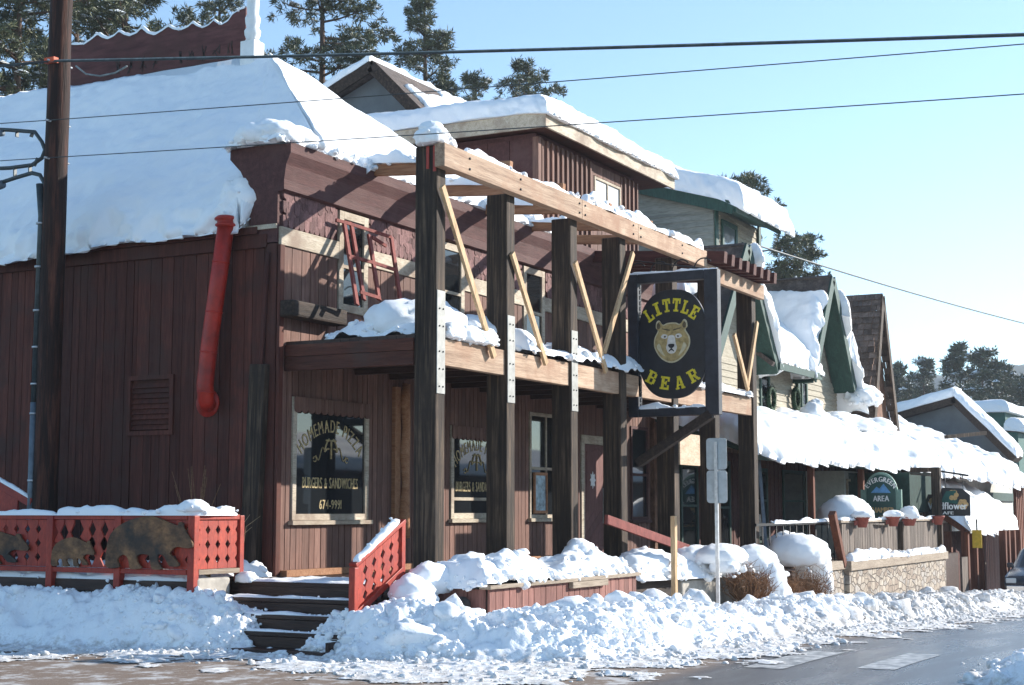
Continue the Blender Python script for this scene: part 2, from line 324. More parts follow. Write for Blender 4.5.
class MB:
    def __init__(s): s.v = []; s.f = []; s.m = []; s.sm = []

    def add(s, vs, fs, mi=0, smooth=False):
        o = len(s.v); s.v += [tuple(p) for p in vs]; s.f += [tuple(i + o for i in f) for f in fs]
        s.m += [mi] * len(fs); s.sm += [smooth] * len(fs); return s

    def box(s, x0, x1, y0, y1, z0, z1, mi=0):
        vs = [(x, y, z) for x in (x0, x1) for y in (y0, y1) for z in (z0, z1)]
        return s.add(vs, [(0, 1, 3, 2), (4, 6, 7, 5), (0, 4, 5, 1), (2, 3, 7, 6), (0, 2, 6, 4), (1, 5, 7, 3)], mi)

    def bar(s, a, b, w, h, up=(0, 0, 1), mi=0):
        a, b = Vector(a), Vector(b); d = (b - a).normalized(); u = Vector(up)
        if abs(d.dot(u)) > 0.98: u = Vector((0, 1, 0))
        r = d.cross(u).normalized(); u = r.cross(d)
        vs = [p + r * (i * w / 2) + u * (j * h / 2) for p in (a, b) for i in (-1, 1) for j in (-1, 1)]
        return s.add(vs, [(0, 1, 3, 2), (4, 6, 7, 5), (0, 4, 5, 1), (2, 3, 7, 6), (0, 2, 6, 4), (1, 5, 7, 3)], mi)

    def tube(s, pts, r, n=8, mi=0, caps=True, smooth=True):
        pts = [Vector(p) for p in pts]; rs = r if isinstance(r, (list, tuple)) else [r] * len(pts)
        vs = []; fs = []; ref = None
        for i, p in enumerate(pts):
            d = (pts[min(i + 1, len(pts) - 1)] - pts[max(i - 1, 0)]).normalized()
            if ref is None: ref = d.orthogonal().normalized()
            ref = (ref - d * ref.dot(d)).normalized(); b = d.cross(ref)
            for k in range(n):
                a = 2 * math.pi * k / n; vs.append(p + (ref * math.cos(a) + b * math.sin(a)) * rs[i])
        for i in range(len(pts) - 1):
            for k in range(n):
                fs.append((i * n + k, i * n + (k + 1) % n, (i + 1) * n + (k + 1) % n, (i + 1) * n + k))
        if caps: fs += [tuple(range(n))[::-1], tuple((len(pts) - 1) * n + k for k in range(n))]
        return s.add(vs, fs, mi, smooth)

    def prism(s, poly, axis, c0, c1, mi=0):
        """polygon in the two other axes, extruded along axis"""
        def P(a, b, c): return {'X': (c, a, b), 'Y': (a, c, b), 'Z': (a, b, c)}[axis]
        n = len(poly); vs = [P(a, b, c0) for a, b in poly] + [P(a, b, c1) for a, b in poly]
        fs = [tuple(range(n)), tuple(range(2 * n - 1, n - 1, -1))] + [(i, (i + 1) % n, n + (i + 1) % n, n + i) for i in range(n)]
        return s.add(vs, fs, mi)

    def lathe(s, prof, cx, cy, n=16, mi=0, smooth=True):
        vs = []; fs = []
        for r, z in prof:
            for k in range(n):
                a = 2 * math.pi * k / n; vs.append((cx + r * math.cos(a), cy + r * math.sin(a), z))
        for i in range(len(prof) - 1):
            for k in range(n): fs.append((i * n + k, i * n + (k + 1) % n, (i + 1) * n + (k + 1) % n, (i + 1) * n + k))
        fs += [tuple(range(n))[::-1], tuple((len(prof) - 1) * n + k for k in range(n))]
        return s.add(vs, fs, mi, smooth)

    def sheet(s, quad, th, mi=0):
        """a slab under a quad of points"""
        q = [Vector(p) for p in quad]; n = (q[1] - q[0]).cross(q[-1] - q[0]).normalized()
        if n.z < 0: n = -n
        k = len(q); vs = q + [p - n * th for p in q]
        return s.add(vs, [tuple(range(k)), tuple(range(2 * k - 1, k - 1, -1))] + [(i, (i + 1) % k, k + (i + 1) % k, k + i) for i in range(k)], mi)

    def build(s, name, mats, parent=None, bevel=0.0, normals=True):
        if not isinstance(mats, (list, tuple)): mats = [mats]
        o = ORG.get(parent.name, Vector()) if parent else Vector()
        me = bpy.data.meshes.new(name)
        me.from_pydata([(p[0] - o[0], p[1] - o[1], p[2] - o[2]) for p in s.v], [], s.f)
        for m in mats: me.materials.append(m)
        me.polygons.foreach_set('material_index', s.m); me.polygons.foreach_set('use_smooth', s.sm)
        if normals and len(s.f) < 60000:
            bm = bmesh.new(); bm.from_mesh(me); bmesh.ops.recalc_face_normals(bm, faces=bm.faces); bm.to_mesh(me); bm.free()
        me.update()
        ob = bpy.data.objects.new(name, me); COL.objects.link(ob)
        if parent: ob.parent = parent
        ORG[ob.name] = o.copy() if hasattr(o, 'copy') else Vector(o)
        if bevel:
            b = ob.modifiers.new('edge_wear', 'BEVEL'); b.width = bevel; b.segments = 2; b.limit_method = 'ANGLE'
        return ob


def tag(o, label=None, cat=None, group=None, kind=None):
    for k, v in (('label', label), ('category', cat), ('group', group), ('kind', kind)):
        if v: o[k] = v
    return o


def thing(name, loc, label, cat, group=None):
    o = bpy.data.objects.new(name, None); COL.objects.link(o); o.location = loc; o.empty_display_size = 0.2
    ORG[o.name] = Vector(loc); return tag(o, label, cat, group)


def mesh_np(name, V, faces, mats, mi=None, smooth=True, parent=None):
    me = bpy.data.meshes.new(name); o = ORG.get(parent.name, Vector()) if parent else Vector()
    V = np.asarray(V, float) - np.array(o)
    faces = np.asarray(faces, np.int32); nf, k = faces.shape
    me.vertices.add(len(V)); me.vertices.foreach_set('co', V.astype(np.float32).ravel())
    me.loops.add(nf * k); me.loops.foreach_set('vertex_index', faces.ravel())
    me.polygons.add(nf); me.polygons.foreach_set('loop_start', np.arange(0, nf * k, k, dtype=np.int32))
    for m in (mats if isinstance(mats, (list, tuple)) else [mats]): me.materials.append(m)
    if mi is not None: me.polygons.foreach_set('material_index', np.asarray(mi, np.int32))
    me.polygons.foreach_set('use_smooth', np.full(nf, smooth))
    me.update(calc_edges=True); me.validate()
    ob = bpy.data.objects.new(name, me); COL.objects.link(ob)
    if parent: ob.parent = parent
    ORG[ob.name] = Vector(o)
    return ob


# ------------------------------------------------------------------ snow builders
def tri_faces(fl):
    F4 = np.concatenate(fl); t = F4[:, 2] == F4[:, 3]
    return np.concatenate([F4[t][:, :3], F4[~t][:, [0, 1, 2]], F4[~t][:, [0, 2, 3]]])


_chunks = {}


def chunk_shapes(sub=2, n=14):
    if sub in _chunks: return _chunks[sub]
    bm = bmesh.new(); bmesh.ops.create_icosphere(bm, subdivisions=sub, radius=1)
    V = np.array([v.co[:] for v in bm.verts]); Fc = np.array([[v.index for v in f.verts] for f in bm.faces]); bm.free(); out = []
    rng = np.random.default_rng(3)
    for i in range(n):
        W = V * rng.uniform(.7, 1.25, 3)
        W = W * (1 + .28 * fbm(V * 1.3 + 31 * i, 2, i) + .16 * fbm(V * 3.1 + 7 * i, 2, i + 40))[:, None]
        for _ in range(3):               # a few broken-off flat sides
            nn = rng.normal(0, 1, 3); nn /= np.linalg.norm(nn); hgt = rng.uniform(.45, .8); dd = W @ nn
            W = W - np.where(dd > hgt, (dd - hgt) * .85, 0)[:, None] * nn
        out.append((W, Fc))
    _chunks[sub] = out; return out


class SnowMesh:
    """collects snow patches into one mesh"""
    def __init__(s): s.V = []; s.Fc = []; s.n = 0

    def grid(s, P):
        nu, nv = P.shape[:2]; idx = np.arange(nu * nv).reshape(nu, nv) + s.n
        f = np.stack([idx[:-1, :-1], idx[1:, :-1], idx[1:, 1:], idx[:-1, 1:]], -1).reshape(-1, 4)
        s.V.append(P.reshape(-1, 3)); s.Fc.append(f); s.n += nu * nv; return idx

    def slab(s, A, B, C, D, T=0.4, R0=0.35, rnd='lrbt', seed=1, amp=0.05, freq=1.4, wob=0.1, droop=0.0, nu=60, nv=40, lump=0.03, over=0.0):
        """A-B lower edge, D-C upper edge: snow lying on that quad with rounded, wavering, lumpy edges"""
        A, B, C, D = (np.array(p, float) for p in (A, B, C, D))
        lu = max(0.5 * (np.linalg.norm(B - A) + np.linalg.norm(C - D)), 1e-3); lv = max(0.5 * (np.linalg.norm(D - A) + np.linalg.norm(C - B)), 1e-3)
        eu = (B - A) / max(np.linalg.norm(B - A), 1e-6); ev = ((D + C) - (A + B)); ev = ev / max(np.linalg.norm(ev), 1e-6)

        def samples(n, length, lo, hi):
            r = R0 * (1 - np.cos(np.linspace(0, np.pi / 2, 11)))[:-1]; L0, L1 = (r if lo else np.array([0.0])), (length - r[::-1] if hi else np.array([length]))
            x0, x1 = (R0 if lo else 0.0), (length - R0 if hi else length)
            if x1 <= x0 + 0.05: return np.linspace(0, 1, n)
            midp = np.linspace(x0, x1, max(n - len(L0) - len(L1), 4)); midp = midp[(midp > L0[-1] + 1e-4) & (midp < L1[0] - 1e-4)]
            return np.concatenate([L0, midp, L1]) / length
        su, sv = samples(nu, lu, 'l' in rnd, 'r' in rnd), samples(nv, lv, 'b' in rnd, 't' in rnd)
        u, v = np.meshgrid(su, sv, indexing='ij'); u3, v3 = u[..., None], v[..., None]; shp = u.shape
        base = (A * (1 - u3) + B * u3) * (1 - v3) + (D * (1 - u3) + C * u3) * v3
        flat = base.reshape(-1, 3)
        d = np.full(shp, 1e3)
        if 'l' in rnd: d = np.minimum(d, u * lu)
        if 'r' in rnd: d = np.minimum(d, (1 - u) * lu)
        if 'b' in rnd: d = np.minimum(d, v * lv)
        if 't' in rnd: d = np.minimum(d, (1 - v) * lv)
        k = np.clip(d / R0, 0, 1); prof = np.sqrt(np.maximum(0, 1 - (1 - k) ** 2))

        def fall(x): return np.clip(1 - x / 0.6, 0, 1) ** 1.5

        def edge(P): return fbm(P * freq * 1.2, 3, seed + 50, .38) + .25
        off = np.zeros_like(base)
        if 'b' in rnd: e = edge(base[:, 0]); off -= ev * ((wob * e[:, None] + over) * fall(v * lv))[..., None]
        if 't' in rnd: e = edge(base[:, -1]); off += ev * (wob * e[:, None] * fall((1 - v) * lv))[..., None]
        if 'l' in rnd: e = edge(base[0]); off -= eu * (wob * e[None, :] * fall(u * lu))[..., None]
        if 'r' in rnd: e = edge(base[-1]); off += eu * (wob * e[None, :] * fall((1 - u) * lu))[..., None]
        top = base + off; top[..., 2] += T * prof
        bot = base + off * 0.92; bot[..., 2] -= 0.015
        if droop and 'b' in rnd:
            dz = droop * (0.65 + 0.5 * edge(base[:, 0]))[:, None] * fall(v * lv); top[..., 2] -= dz * (1 - .4 * prof); bot[..., 2] -= dz
        gu, gv = np.gradient(top, axis=0), np.gradient(top, axis=1); n = np.cross(gu, gv); n /= np.linalg.norm(n, axis=-1)[..., None] + 1e-9
        if n[..., 2].mean() < 0: n = -n
        tf = top.reshape(-1, 3); big = fbm(tf * freq, 3, seed).reshape(shp); sm = np.abs(fbm(tf * freq * 3.2, 3, seed + 9)).reshape(shp) - .3; fine = fbm(tf * freq * 9, 2, seed + 19).reshape(shp)
        rim = 0.25 + 0.75 * (1 - k)
        top = top + n * (amp * big * np.minimum(1, prof + .4) - lump * 2.4 * sm * rim + lump * .5 * fine * rim)[..., None]
        a = s.grid(top); b = s.grid(bot)
        for ra, rb in ((a[:, 0], b[:, 0]), (a[:, -1], b[:, -1]), (a[0, :], b[0, :]), (a[-1, :], b[-1, :])):
            s.Fc.append(np.stack([ra[:-1], ra[1:], rb[1:], rb[:-1]], -1))
        return s

    def chunks(s, pos, rad, seed=1, squash=.8, sub=2):
        """broken lumps of snow, each with its own shape and turn"""
        rng = np.random.default_rng(seed); var = chunk_shapes(sub)
        for vi, (V, Fc) in enumerate(var):
            sel = np.arange(len(rad)) % len(var) == vi; m = int(sel.sum())
            if not m: continue
            p, r = np.asarray(pos, float)[sel], np.asarray(rad, float)[sel]
            q = rng.normal(0, 1, (m, 4)); q /= np.linalg.norm(q, axis=1)[:, None]; w_, x, y, z = q.T
            Rm = np.stack([np.stack([1 - 2 * (y * y + z * z), 2 * (x * y - z * w_), 2 * (x * z + y * w_)], -1), np.stack([2 * (x * y + z * w_), 1 - 2 * (x * x + z * z), 2 * (y * z - x * w_)], -1), np.stack([2 * (x * z - y * w_), 2 * (y * z + x * w_), 1 - 2 * (x * x + y * y)], -1)], 1)
            W = np.einsum('nij,kj->nki', Rm, V) * r[:, None, None]; W[..., 2] *= squash; W = W + p[:, None, :]
            nv = len(V); f4 = np.concatenate([Fc, Fc[:, 2:3]], 1)
            s.V.append(W.reshape(-1, 3)); s.Fc.append((f4[None] + (np.arange(m) * nv)[:, None, None]).reshape(-1, 4) + s.n); s.n += m * nv
        return s

    def crumbs(s, pts, n, r0, r1, spread, seed=1, squash=.8):
        """lumps strewn along a line"""
        rng = np.random.default_rng(seed); pts = np.array(pts, float); seg = np.linalg.norm(np.diff(pts, axis=0), axis=1); cum = np.concatenate([[0], np.cumsum(seg)])
        t = rng.random(n) * cum[-1]; P = np.stack([np.interp(t, cum, pts[:, i]) for i in range(3)], -1) + rng.normal(0, 1, (n, 3)) * np.array(spread)
        return s.chunks(P, r0 + (r1 - r0) * rng.random(n) ** 2, seed, squash)

    def strip(s, pts, w, h, seed=1, amp=0.5, freq=3.0, n=None, na=9, gaps=0.0, squash=1.0):
        """a line of snow lying along a beam, rail or step"""
        pts = np.array(pts, float); seg = np.linalg.norm(np.diff(pts, axis=0), axis=1); cum = np.concatenate([[0], np.cumsum(seg)])
        n = n or max(6, int(cum[-1] / 0.05)); tt = np.linspace(0, cum[-1], n)
        C = np.stack([np.interp(tt, cum, pts[:, i]) for i in range(3)], -1)
        d = np.gradient(C, axis=0); d[:, 2] = 0; d /= np.linalg.norm(d, axis=1)[:, None] + 1e-9
        side = np.stack([-d[:, 1], d[:, 0], np.zeros(n)], -1)
        nz = fbm(C * freq, 3, seed); nw = fbm(C * freq * 1.3 + 9, 3, seed + 3)
        hh = h * np.clip(1 + amp * nz - gaps, 0.02, 3); ww = w * (1 + 0.35 * amp * nw)
        e = np.clip(np.minimum(tt, cum[-1] - tt) / min(0.15, cum[-1] * 0.3), 0.0, 1); e = np.sqrt(1 - (1 - e) ** 2); hh = hh * e; ww = ww * (0.4 + 0.6 * e)
        an = np.linspace(0, np.pi, na); P = np.zeros((n, na, 3))
        for j, a in enumerate(an):
            P[:, j] = C + side * (np.cos(a) * ww / 2)[:, None]; P[:, j, 2] += (np.sin(a) ** 0.7) * hh
        P += (fbm(P.reshape(-1, 3) * freq * 4, 2, seed + 7).reshape(n, na) * 0.2 * h)[..., None] * np.array([0.4, 0.4, 1])
        P[:, 0, 2] = C[:, 2] - 0.012; P[:, -1, 2] = C[:, 2] - 0.012
        s.grid(P); m = int(cum[-1] * 16); return s.crumbs(pts + np.array([0, 0, h * .35]), m, .12 * h + .006, .5 * h + .012, (w * .28, w * .28, h * .18), seed + 11)

    def blob(s, c, r, seed=1, amp=0.15, freq=2.0, flat=0.35, lump=0.09, sub=4):
        bm = bmesh.new(); bmesh.ops.create_icosphere(bm, subdivisions=sub, radius=1)
        V = np.array([v.co[:] for v in bm.verts]); Fc = np.array([[v.index for v in f.verts] for f in bm.faces]); bm.free()
        r = np.array(r if hasattr(r, '__len__') else (r, r, r), float)
        W = V * r
        k = 1 + amp * fbm(W * freq + np.array(c), 3, seed) - lump * 2 * (np.abs(fbm(W * freq * 3 + np.array(c), 3, seed + 4)) - .3)
        W = W * k[:, None]; lo = -flat * r[2]
        W[:, 2] = np.where(W[:, 2] < lo, lo + (W[:, 2] - lo) * 0.12, W[:, 2])
        W = W + (r.mean() * .05 * fbm(W * 14 / max(r.mean(), .15) ** .5, 2, seed + 6))[:, None] * V
        s.V.append(W + np.array(c)); f4 = np.concatenate([Fc, Fc[:, 2:3]], 1) + s.n
        s.Fc.append(f4); s.n += len(V)
        if lump > .03:
            rng = np.random.default_rng(seed + 77); cand = np.where(W[:, 2] < .35 * r[2])[0]; m = int(10 + 30 * min(r.mean(), .6))
            pk = cand[rng.integers(0, len(cand), m)]; s.chunks(W[pk] + np.array(c), r.mean() * (.05 + .16 * rng.random(m) ** 2.5), seed + 5)
        return s

    def heap(s, poly, H0, seed=1, res=0.05, edge=0.4, zb=None, amp=0.35, freq=2.0, lump=0.04):
        """a heap over a convex polygon footprint in XY (points x, y)"""
        poly = np.array(poly, float); x0, y0 = poly.min(0); x1, y1 = poly.max(0)
        X, Y = np.meshgrid(np.arange(x0, x1 + res, res), np.arange(y0, y1 + res, res), indexing='ij')
        d = np.full(X.shape, 1e3); n = len(poly); area = np.sum(poly[:, 0] * np.roll(poly[:, 1], -1) - np.roll(poly[:, 0], -1) * poly[:, 1])
        for i in range(n):
            a, b = poly[i], poly[(i + 1) % n]; e = (b - a) / np.linalg.norm(b - a); nn = np.array([-e[1], e[0]]) * (1 if area > 0 else -1)
            d = np.minimum(d, (X - a[0]) * nn[0] + (Y - a[1]) * nn[1])
        Q = np.stack([X, Y, 0 * X], -1).reshape(-1, 3)
        d = d + 0.12 * edge * fbm(Q * 4, 2, seed + 30).reshape(X.shape)
        k = np.clip(d / edge, 0, 1); prof = np.sin(k * np.pi / 2) ** .8
        h = prof * (H0 * np.maximum(.3, 1 + amp * fbm(Q * freq, 3, seed).reshape(X.shape)) - lump * 2 * (np.abs(fbm(Q * freq * 3, 3, seed + 5)).reshape(X.shape) - .3) + lump * .5 * fbm(Q * freq * 9, 2, seed + 6).reshape(X.shape))
        zz = (zb(X, Y) if callable(zb) else (zb or 0.0)) + np.where(d > 0, np.maximum(h, 0), -0.012)
        P = np.stack([X, Y, zz], -1); nu, nv = X.shape; idx = np.arange(nu * nv).reshape(nu, nv) + s.n
        f = np.stack([idx[:-1, :-1], idx[1:, :-1], idx[1:, 1:], idx[:-1, 1:]], -1).reshape(-1, 4)
        ok = (d > -res * 1.6).ravel(); f = f[ok[f - s.n].all(1)]
        s.V.append(P.reshape(-1, 3)); s.Fc.append(f); s.n += nu * nv
        rng = np.random.default_rng(seed + 500); bd = np.argwhere((d > -.02) & (d < .12 * edge + .05)); al = np.argwhere(d > .1)
        for cand, m, r0, r1 in ((bd, int(len(bd) * .22), .02, .075), (al, int(len(al) * .035), .02, .08)):
            if len(cand) == 0 or lump <= .01: continue
            ij = cand[rng.integers(0, len(cand), m)]; pp = P[ij[:, 0], ij[:, 1]]; s.chunks(pp, r0 + (r1 - r0) * rng.random(m) ** 2.5, seed + 3)
        return s

    def build(s, label, mat='snow', name='snow_cap', group=None, parent=None, cat='snow'):
        ob = mesh_np(name, np.concatenate(s.V), tri_faces(s.Fc), M[mat], parent=parent)
        if parent is None: tag(ob, label, cat, group)
        return ob


# ------------------------------------------------------------------ lettering
_glyph = {}


def text_mesh(ch):
    if ch in _glyph: return _glyph[ch]
    cu = bpy.data.curves.new('t', 'FONT'); cu.body = ch; cu.size = 1.0; cu.resolution_u = 3; cu.fill_mode = 'FRONT'
    o = bpy.data.objects.new('t', cu); COL.objects.link(o)
    dg = bpy.context.evaluated_depsgraph_get(); me = o.evaluated_get(dg).to_mesh()
    V = [tuple(v.co[:2]) for v in me.vertices]; Fc = [tuple(p.vertices) for p in me.polygons]
    o.evaluated_get(dg).to_mesh_clear(); bpy.data.objects.remove(o); bpy.data.curves.remove(cu)
    w = (max(v[0] for v in V) - min(v[0] for v in V)) if V else 0.25; mn = min((v[0] for v in V), default=0)
    _glyph[ch] = ([(x - mn, y) for x, y in V], Fc, w); return _glyph[ch]


def write(mb, body, to3, cx, cz, h, width, arc=None, mi=0, gap=0.09, bold=0.0, tall=1.0):
    """letters laid on a flat board: to3(a, b) turns board coordinates into space; arc = (radius) bends the line"""
    o_ = Vector(to3(0, 0)); lift = (Vector(to3(1, 0)) - o_).cross(Vector(to3(0, 1)) - o_).normalized() * .0012
    G = [text_mesh(c) if c != ' ' else ([], [], 0.3) for c in body]
    tot = sum(g[2] for g in G) + gap * (len(G) - 1); k = width / tot; x = -width / 2; sc = h / 0.72
    for V, Fc, w in G:
        wk = w * k; mid = x + wk / 2
        for ex in ((0, 0),) + (((bold, 0),) if bold else ()):
            vs = []
            for a, b in V:
                la, lb = a * k - wk / 2 + ex[0], b * sc
                if arc:
                    th = mid / arc; r = arc + lb; rr = arc
                    pa = math.sin(th) * rr + la * math.cos(th) + lb * math.sin(th)
                    pb = math.cos(th) * rr - rr - la * math.sin(th) + lb * math.cos(th)
                else: pa, pb = mid + la, lb
                vs.append(Vector(to3(cx + pa, cz + pb)) + lift * (1 if ex[0] else 0))
            mb.add(vs, Fc, mi)
        x += wk + gap * k


SLAB = {  # western slab letters as rectangles in a unit box: x0, x1, y0, y1
    'L': [(0.12, 0.42, 0, 1), (0, 0.55, 0.86, 1), (0, 0.95, 0, 0.16), (0.72, 0.95, 0, 0.38)],
    'I': [(0.3, 0.7, 0, 1), (0.1, 0.9, 0.86, 1), (0.1, 0.9, 0, 0.14)],
    'T': [(0.35, 0.65, 0, 1), (0, 1, 0.82, 1), (0, 0.2, 0.6, 1), (0.8, 1, 0.6, 1), (0.18, 0.82, 0, 0.14)],
    'E': [(0.12, 0.42, 0, 1), (0, 0.95, 0.84, 1), (0, 0.95, 0, 0.16), (0.74, 0.95, 0.64, 1), (0.74, 0.95, 0, 0.36), (0.3, 0.68, 0.43, 0.57), (0.55, 0.68, 0.33, 0.67)],
    'B': [(0.12, 0.42, 0, 1), (0, 0.8, 0.85, 1), (0, 0.82, 0, 0.15), (0.3, 0.8, 0.44, 0.58), (0.7, 0.95, 0.56, 0.9), (0.72, 1.0, 0.1, 0.48)],
    'A': [(0.0, 0.4, 0, 0.14), (0.6, 1.0, 0, 0.14), (0.28, 0.72, 0.26, 0.38), (0.3, 0.66, 0.88, 1)],
    'R': [(0.12, 0.42, 0, 1), (0, 0.55, 0, 0.14), (0, 0.8, 0.85, 1), (0.3, 0.8, 0.42, 0.56), (0.7, 0.95, 0.52, 0.9), (0.78, 1.05, 0, 0.14)],
}
SLABQ = {'A': [((0.10, 0.08), (0.30, 0.08), (0.56, 1), (0.36, 1)), ((0.64, 0.08), (0.94, 0.08), (0.66, 1), (0.44, 1))],
         'R': [((0.45, 0.5), (0.72, 0.5), (1.0, 0.05), (0.72, 0.05))]}


def slab_letter(mb, ch, fn, e=0.0):
    o_ = Vector(fn(0, 0)); lift = (Vector(fn(1, 0)) - o_).cross(Vector(fn(0, 1)) - o_).normalized() * .0008; k = 0
    for q in [((x0, y0), (x1, y0), (x1, y1), (x0, y1)) for (x0, x1, y0, y1) in SLAB[ch]] + SLABQ.get(ch, []):
        mb.add([Vector(fn(*p)) + lift * k for p in q], [(0, 1, 2, 3)]); k += 1


def wall_boards_x(mb, x0, x1, y, z0, z1, pitch=0.15, th=0.02, batten=True, rng=random.Random(3), face=-1):
    """vertical boards along X on a plane Y = y, outside towards -Y"""
    x = x0
    while x < x1 - 0.005:
        w = min(pitch * rng.uniform(0.85, 1.15), x1 - x)
        d = rng.uniform(0, 0.006)
        mb.box(x + 0.007, x + w - 0.007, y - th - d, y + 0.01, z0, z1)
        x += w


def wall_boards_y(mb, y0, y1, x, z0, z1, pitch=0.19, th=0.022, rng=random.Random(5)):
    """vertical boards along Y on a plane X = x, outside towards -X"""
    y = y0
    while y < y1 - 0.005:
        w = min(pitch * rng.choice((0.7, 1.0, 1.15)) * rng.uniform(0.93, 1.07), y1 - y); d = rng.uniform(0, 0.007)
        mb.box(x - th - d, x + 0.01, y + 0.005, y + w - 0.005, z0, z1)
        y += w


def lap_x(mb, x0, x1, y, z0, z1, p=0.14):
    z = z0
    while z < z1 - 0.01:
        t = min(z + p, z1); mb.add([(x0, y - 0.028, z), (x1, y - 0.028, z), (x1, y - 0.006, t), (x0, y - 0.006, t), (x0, y + 0.02, z), (x1, y + 0.02, z), (x1, y + 0.02, t), (x0, y + 0.02, t)],
            [(0, 1, 2, 3), (4, 7, 6, 5), (0, 4, 5, 1), (3, 2, 6, 7), (0, 3, 7, 4), (1, 5, 6, 2)]); z += p


def lap_y(mb, y0, y1, x, z0, z1, p=0.14):
    z = z0
    while z < z1 - 0.01:
        t = min(z + p, z1); mb.add([(x - 0.028, y0, z), (x - 0.028, y1, z), (x - 0.006, y1, t), (x - 0.006, y0, t), (x + 0.02, y0, z), (x + 0.02, y1, z), (x + 0.02, y1, t), (x + 0.02, y0, t)],
            [(0, 1, 2, 3), (4, 7, 6, 5), (0, 4, 5, 1), (3, 2, 6, 7), (0, 3, 7, 4), (1, 5, 6, 2)]); z += p


def window_x(parent, x0, x1, y, z0, z1, fm, pm='glass', fw=0.07, mull=(), rails=(), name='window', sill=True):
    """window in a wall facing -Y: frame is the part, pane and sill its pieces"""
    mb = MB(); a, b = y - 0.05, y - 0.005
    mb.box(x0, x0 + fw, a, b, z0, z1); mb.box(x1 - fw, x1, a, b, z0, z1)
    mb.box(x0 + fw, x1 - fw, a, b, z0, z0 + fw); mb.box(x0 + fw, x1 - fw, a, b, z1 - fw, z1)
    for m in mull: mb.box(m - 0.02, m + 0.02, a + 0.006, b, z0 + fw, z1 - fw)
    for r in rails: mb.box(x0 + fw, x1 - fw, a + 0.004, b, r - 0.025, r + 0.025)
    w = mb.build(name, M[fm], parent, bevel=0.004)
    MB().box(x0 + fw * 0.5, x1 - fw * 0.5, y - 0.02, y - 0.012, z0 + fw * 0.5, z1 - fw * 0.5).build('pane', M[pm], w)
    if sill: MB().box(x0 - 0.05, x1 + 0.05, y - 0.10, y - 0.005, z0 - 0.06, z0 - 0.003).build('sill', M[fm], w, bevel=0.005)
    return w

# =================================================================== WORLD, SUN, CAMERA
w = bpy.data.worlds.new('World'); scene.world = w; w.use_nodes = True
SUN = Vector((1.25, -1.0, 0.66)).normalized()
nt = w.node_tree; bg = nt.nodes['Background']
sky = nt.nodes.new('ShaderNodeTexSky'); sky.sky_type = 'NISHITA'; sky.sun_disc = False
sky.sun_elevation = math.asin(SUN.z); sky.sun_rotation = math.atan2(SUN.x, SUN.y)
sky.altitude = 2200; sky.air_density = 1.0; sky.dust_density = 0.6; sky.ozone_density = 1.0
nt.links.new(mix(nt, 1.0, sky.outputs[0], (0.92, 1.05, 1.06), 'MULTIPLY'), bg.inputs[0]); bg.inputs[1].default_value = 0.13
ld = bpy.data.lights.new('sun', 'SUN'); ld.energy = 5.0; ld.angle = R(0.5); ld.color = (1.0, 0.945, 0.86)
lo = bpy.data.objects.new('sun', ld); COL.objects.link(lo); lo.rotation_euler = (-SUN).to_track_quat('-Z', 'Y').to_euler(); lo.location = (30, -20, 20)
cd = bpy.data.cameras.new('camera'); cam = bpy.data.objects.new('camera', cd); COL.objects.link(cam)
cd.lens = F / 1024 * 36; cd.sensor_width = 36; cd.clip_end = 4000; cd.clip_start = 0.1
cam.location = (0, 0, H); cam.rotation_euler = Vector(FW).to_track_quat('-Z', 'Y').to_euler(); scene.camera = cam
scene.view_settings.view_transform = 'Standard'; scene.view_settings.look = 'None'
scene.view_settings.exposure = 1.0; scene.view_settings.gamma = 1.0
scene.render.engine = 'CYCLES'

# =================================================================== GROUND, ROAD
xs = np.concatenate([np.linspace(-300, 0, 12), np.linspace(4, 80, 60), np.linspace(95, 950, 24)])
ys = np.concatenate([np.linspace(-400, -20, 14), np.linspace(-15, 40, 40), np.linspace(55, 420, 22)])
X, Y = np.meshgrid(xs, ys, indexing='ij')
rise = np.clip((Y - 22) / 60, 0, 1) ** 1.3 * 5.0
Z = np.maximum(gzn(X), -5.0) - 0.03 + rise
g = SnowMesh(); g.grid(np.stack([X, Y, Z], -1))
tag(mesh_np('ground', np.concatenate(g.V), np.concatenate(g.Fc), plain('brushy_snow_ground', (.42, .43, .44), .9, 0, .1, .2, .35, 0, (.08, .075, .06))), kind='structure')
xs = np.concatenate([np.linspace(-60, 8, 12), np.linspace(10, 70, 80), np.linspace(75, 220, 20)]); ys = np.linspace(-6, 7.0, 20)
X, Y = np.meshgrid(xs, ys, indexing='ij'); g = SnowMesh(); g.grid(np.stack([X, Y, np.maximum(gzn(X), -5.0)], -1))
xs = np.linspace(3, 15.2, 14); ys = np.linspace(7.0, 60, 20)
X, Y = np.meshgrid(xs, ys, indexing='ij'); rise = np.clip((Y - 22) / 60, 0, 1) ** 1.3 * 5.0; g.grid(np.stack([X, Y, gzn(X) + rise], -1))
tag(mesh_np('road', np.concatenate(g.V), np.concatenate(g.Fc), M['road']), kind='structure')
mk = MB()
for (xa, xb, ya, yb) in ((15.3, 17.6, 5.0, 5.42), (15.75, 17.9, 3.98, 4.36), (16.0, 18.0, 1.6, 2.0)):
    n = 10
    for i in range(n):
        x0, x1 = xa + (xb - xa) * i / n, xa + (xb - xa) * (i + 1) / n
        mk.add([(x0, ya, gz(x0) + .004), (x1, ya, gz(x1) + .004), (x1, yb, gz(x1) + .004), (x0, yb, gz(x0) + .004)], [(0, 1, 2, 3)])
tag(mk.build('crosswalk_marking', M['mark']), kind='structure')

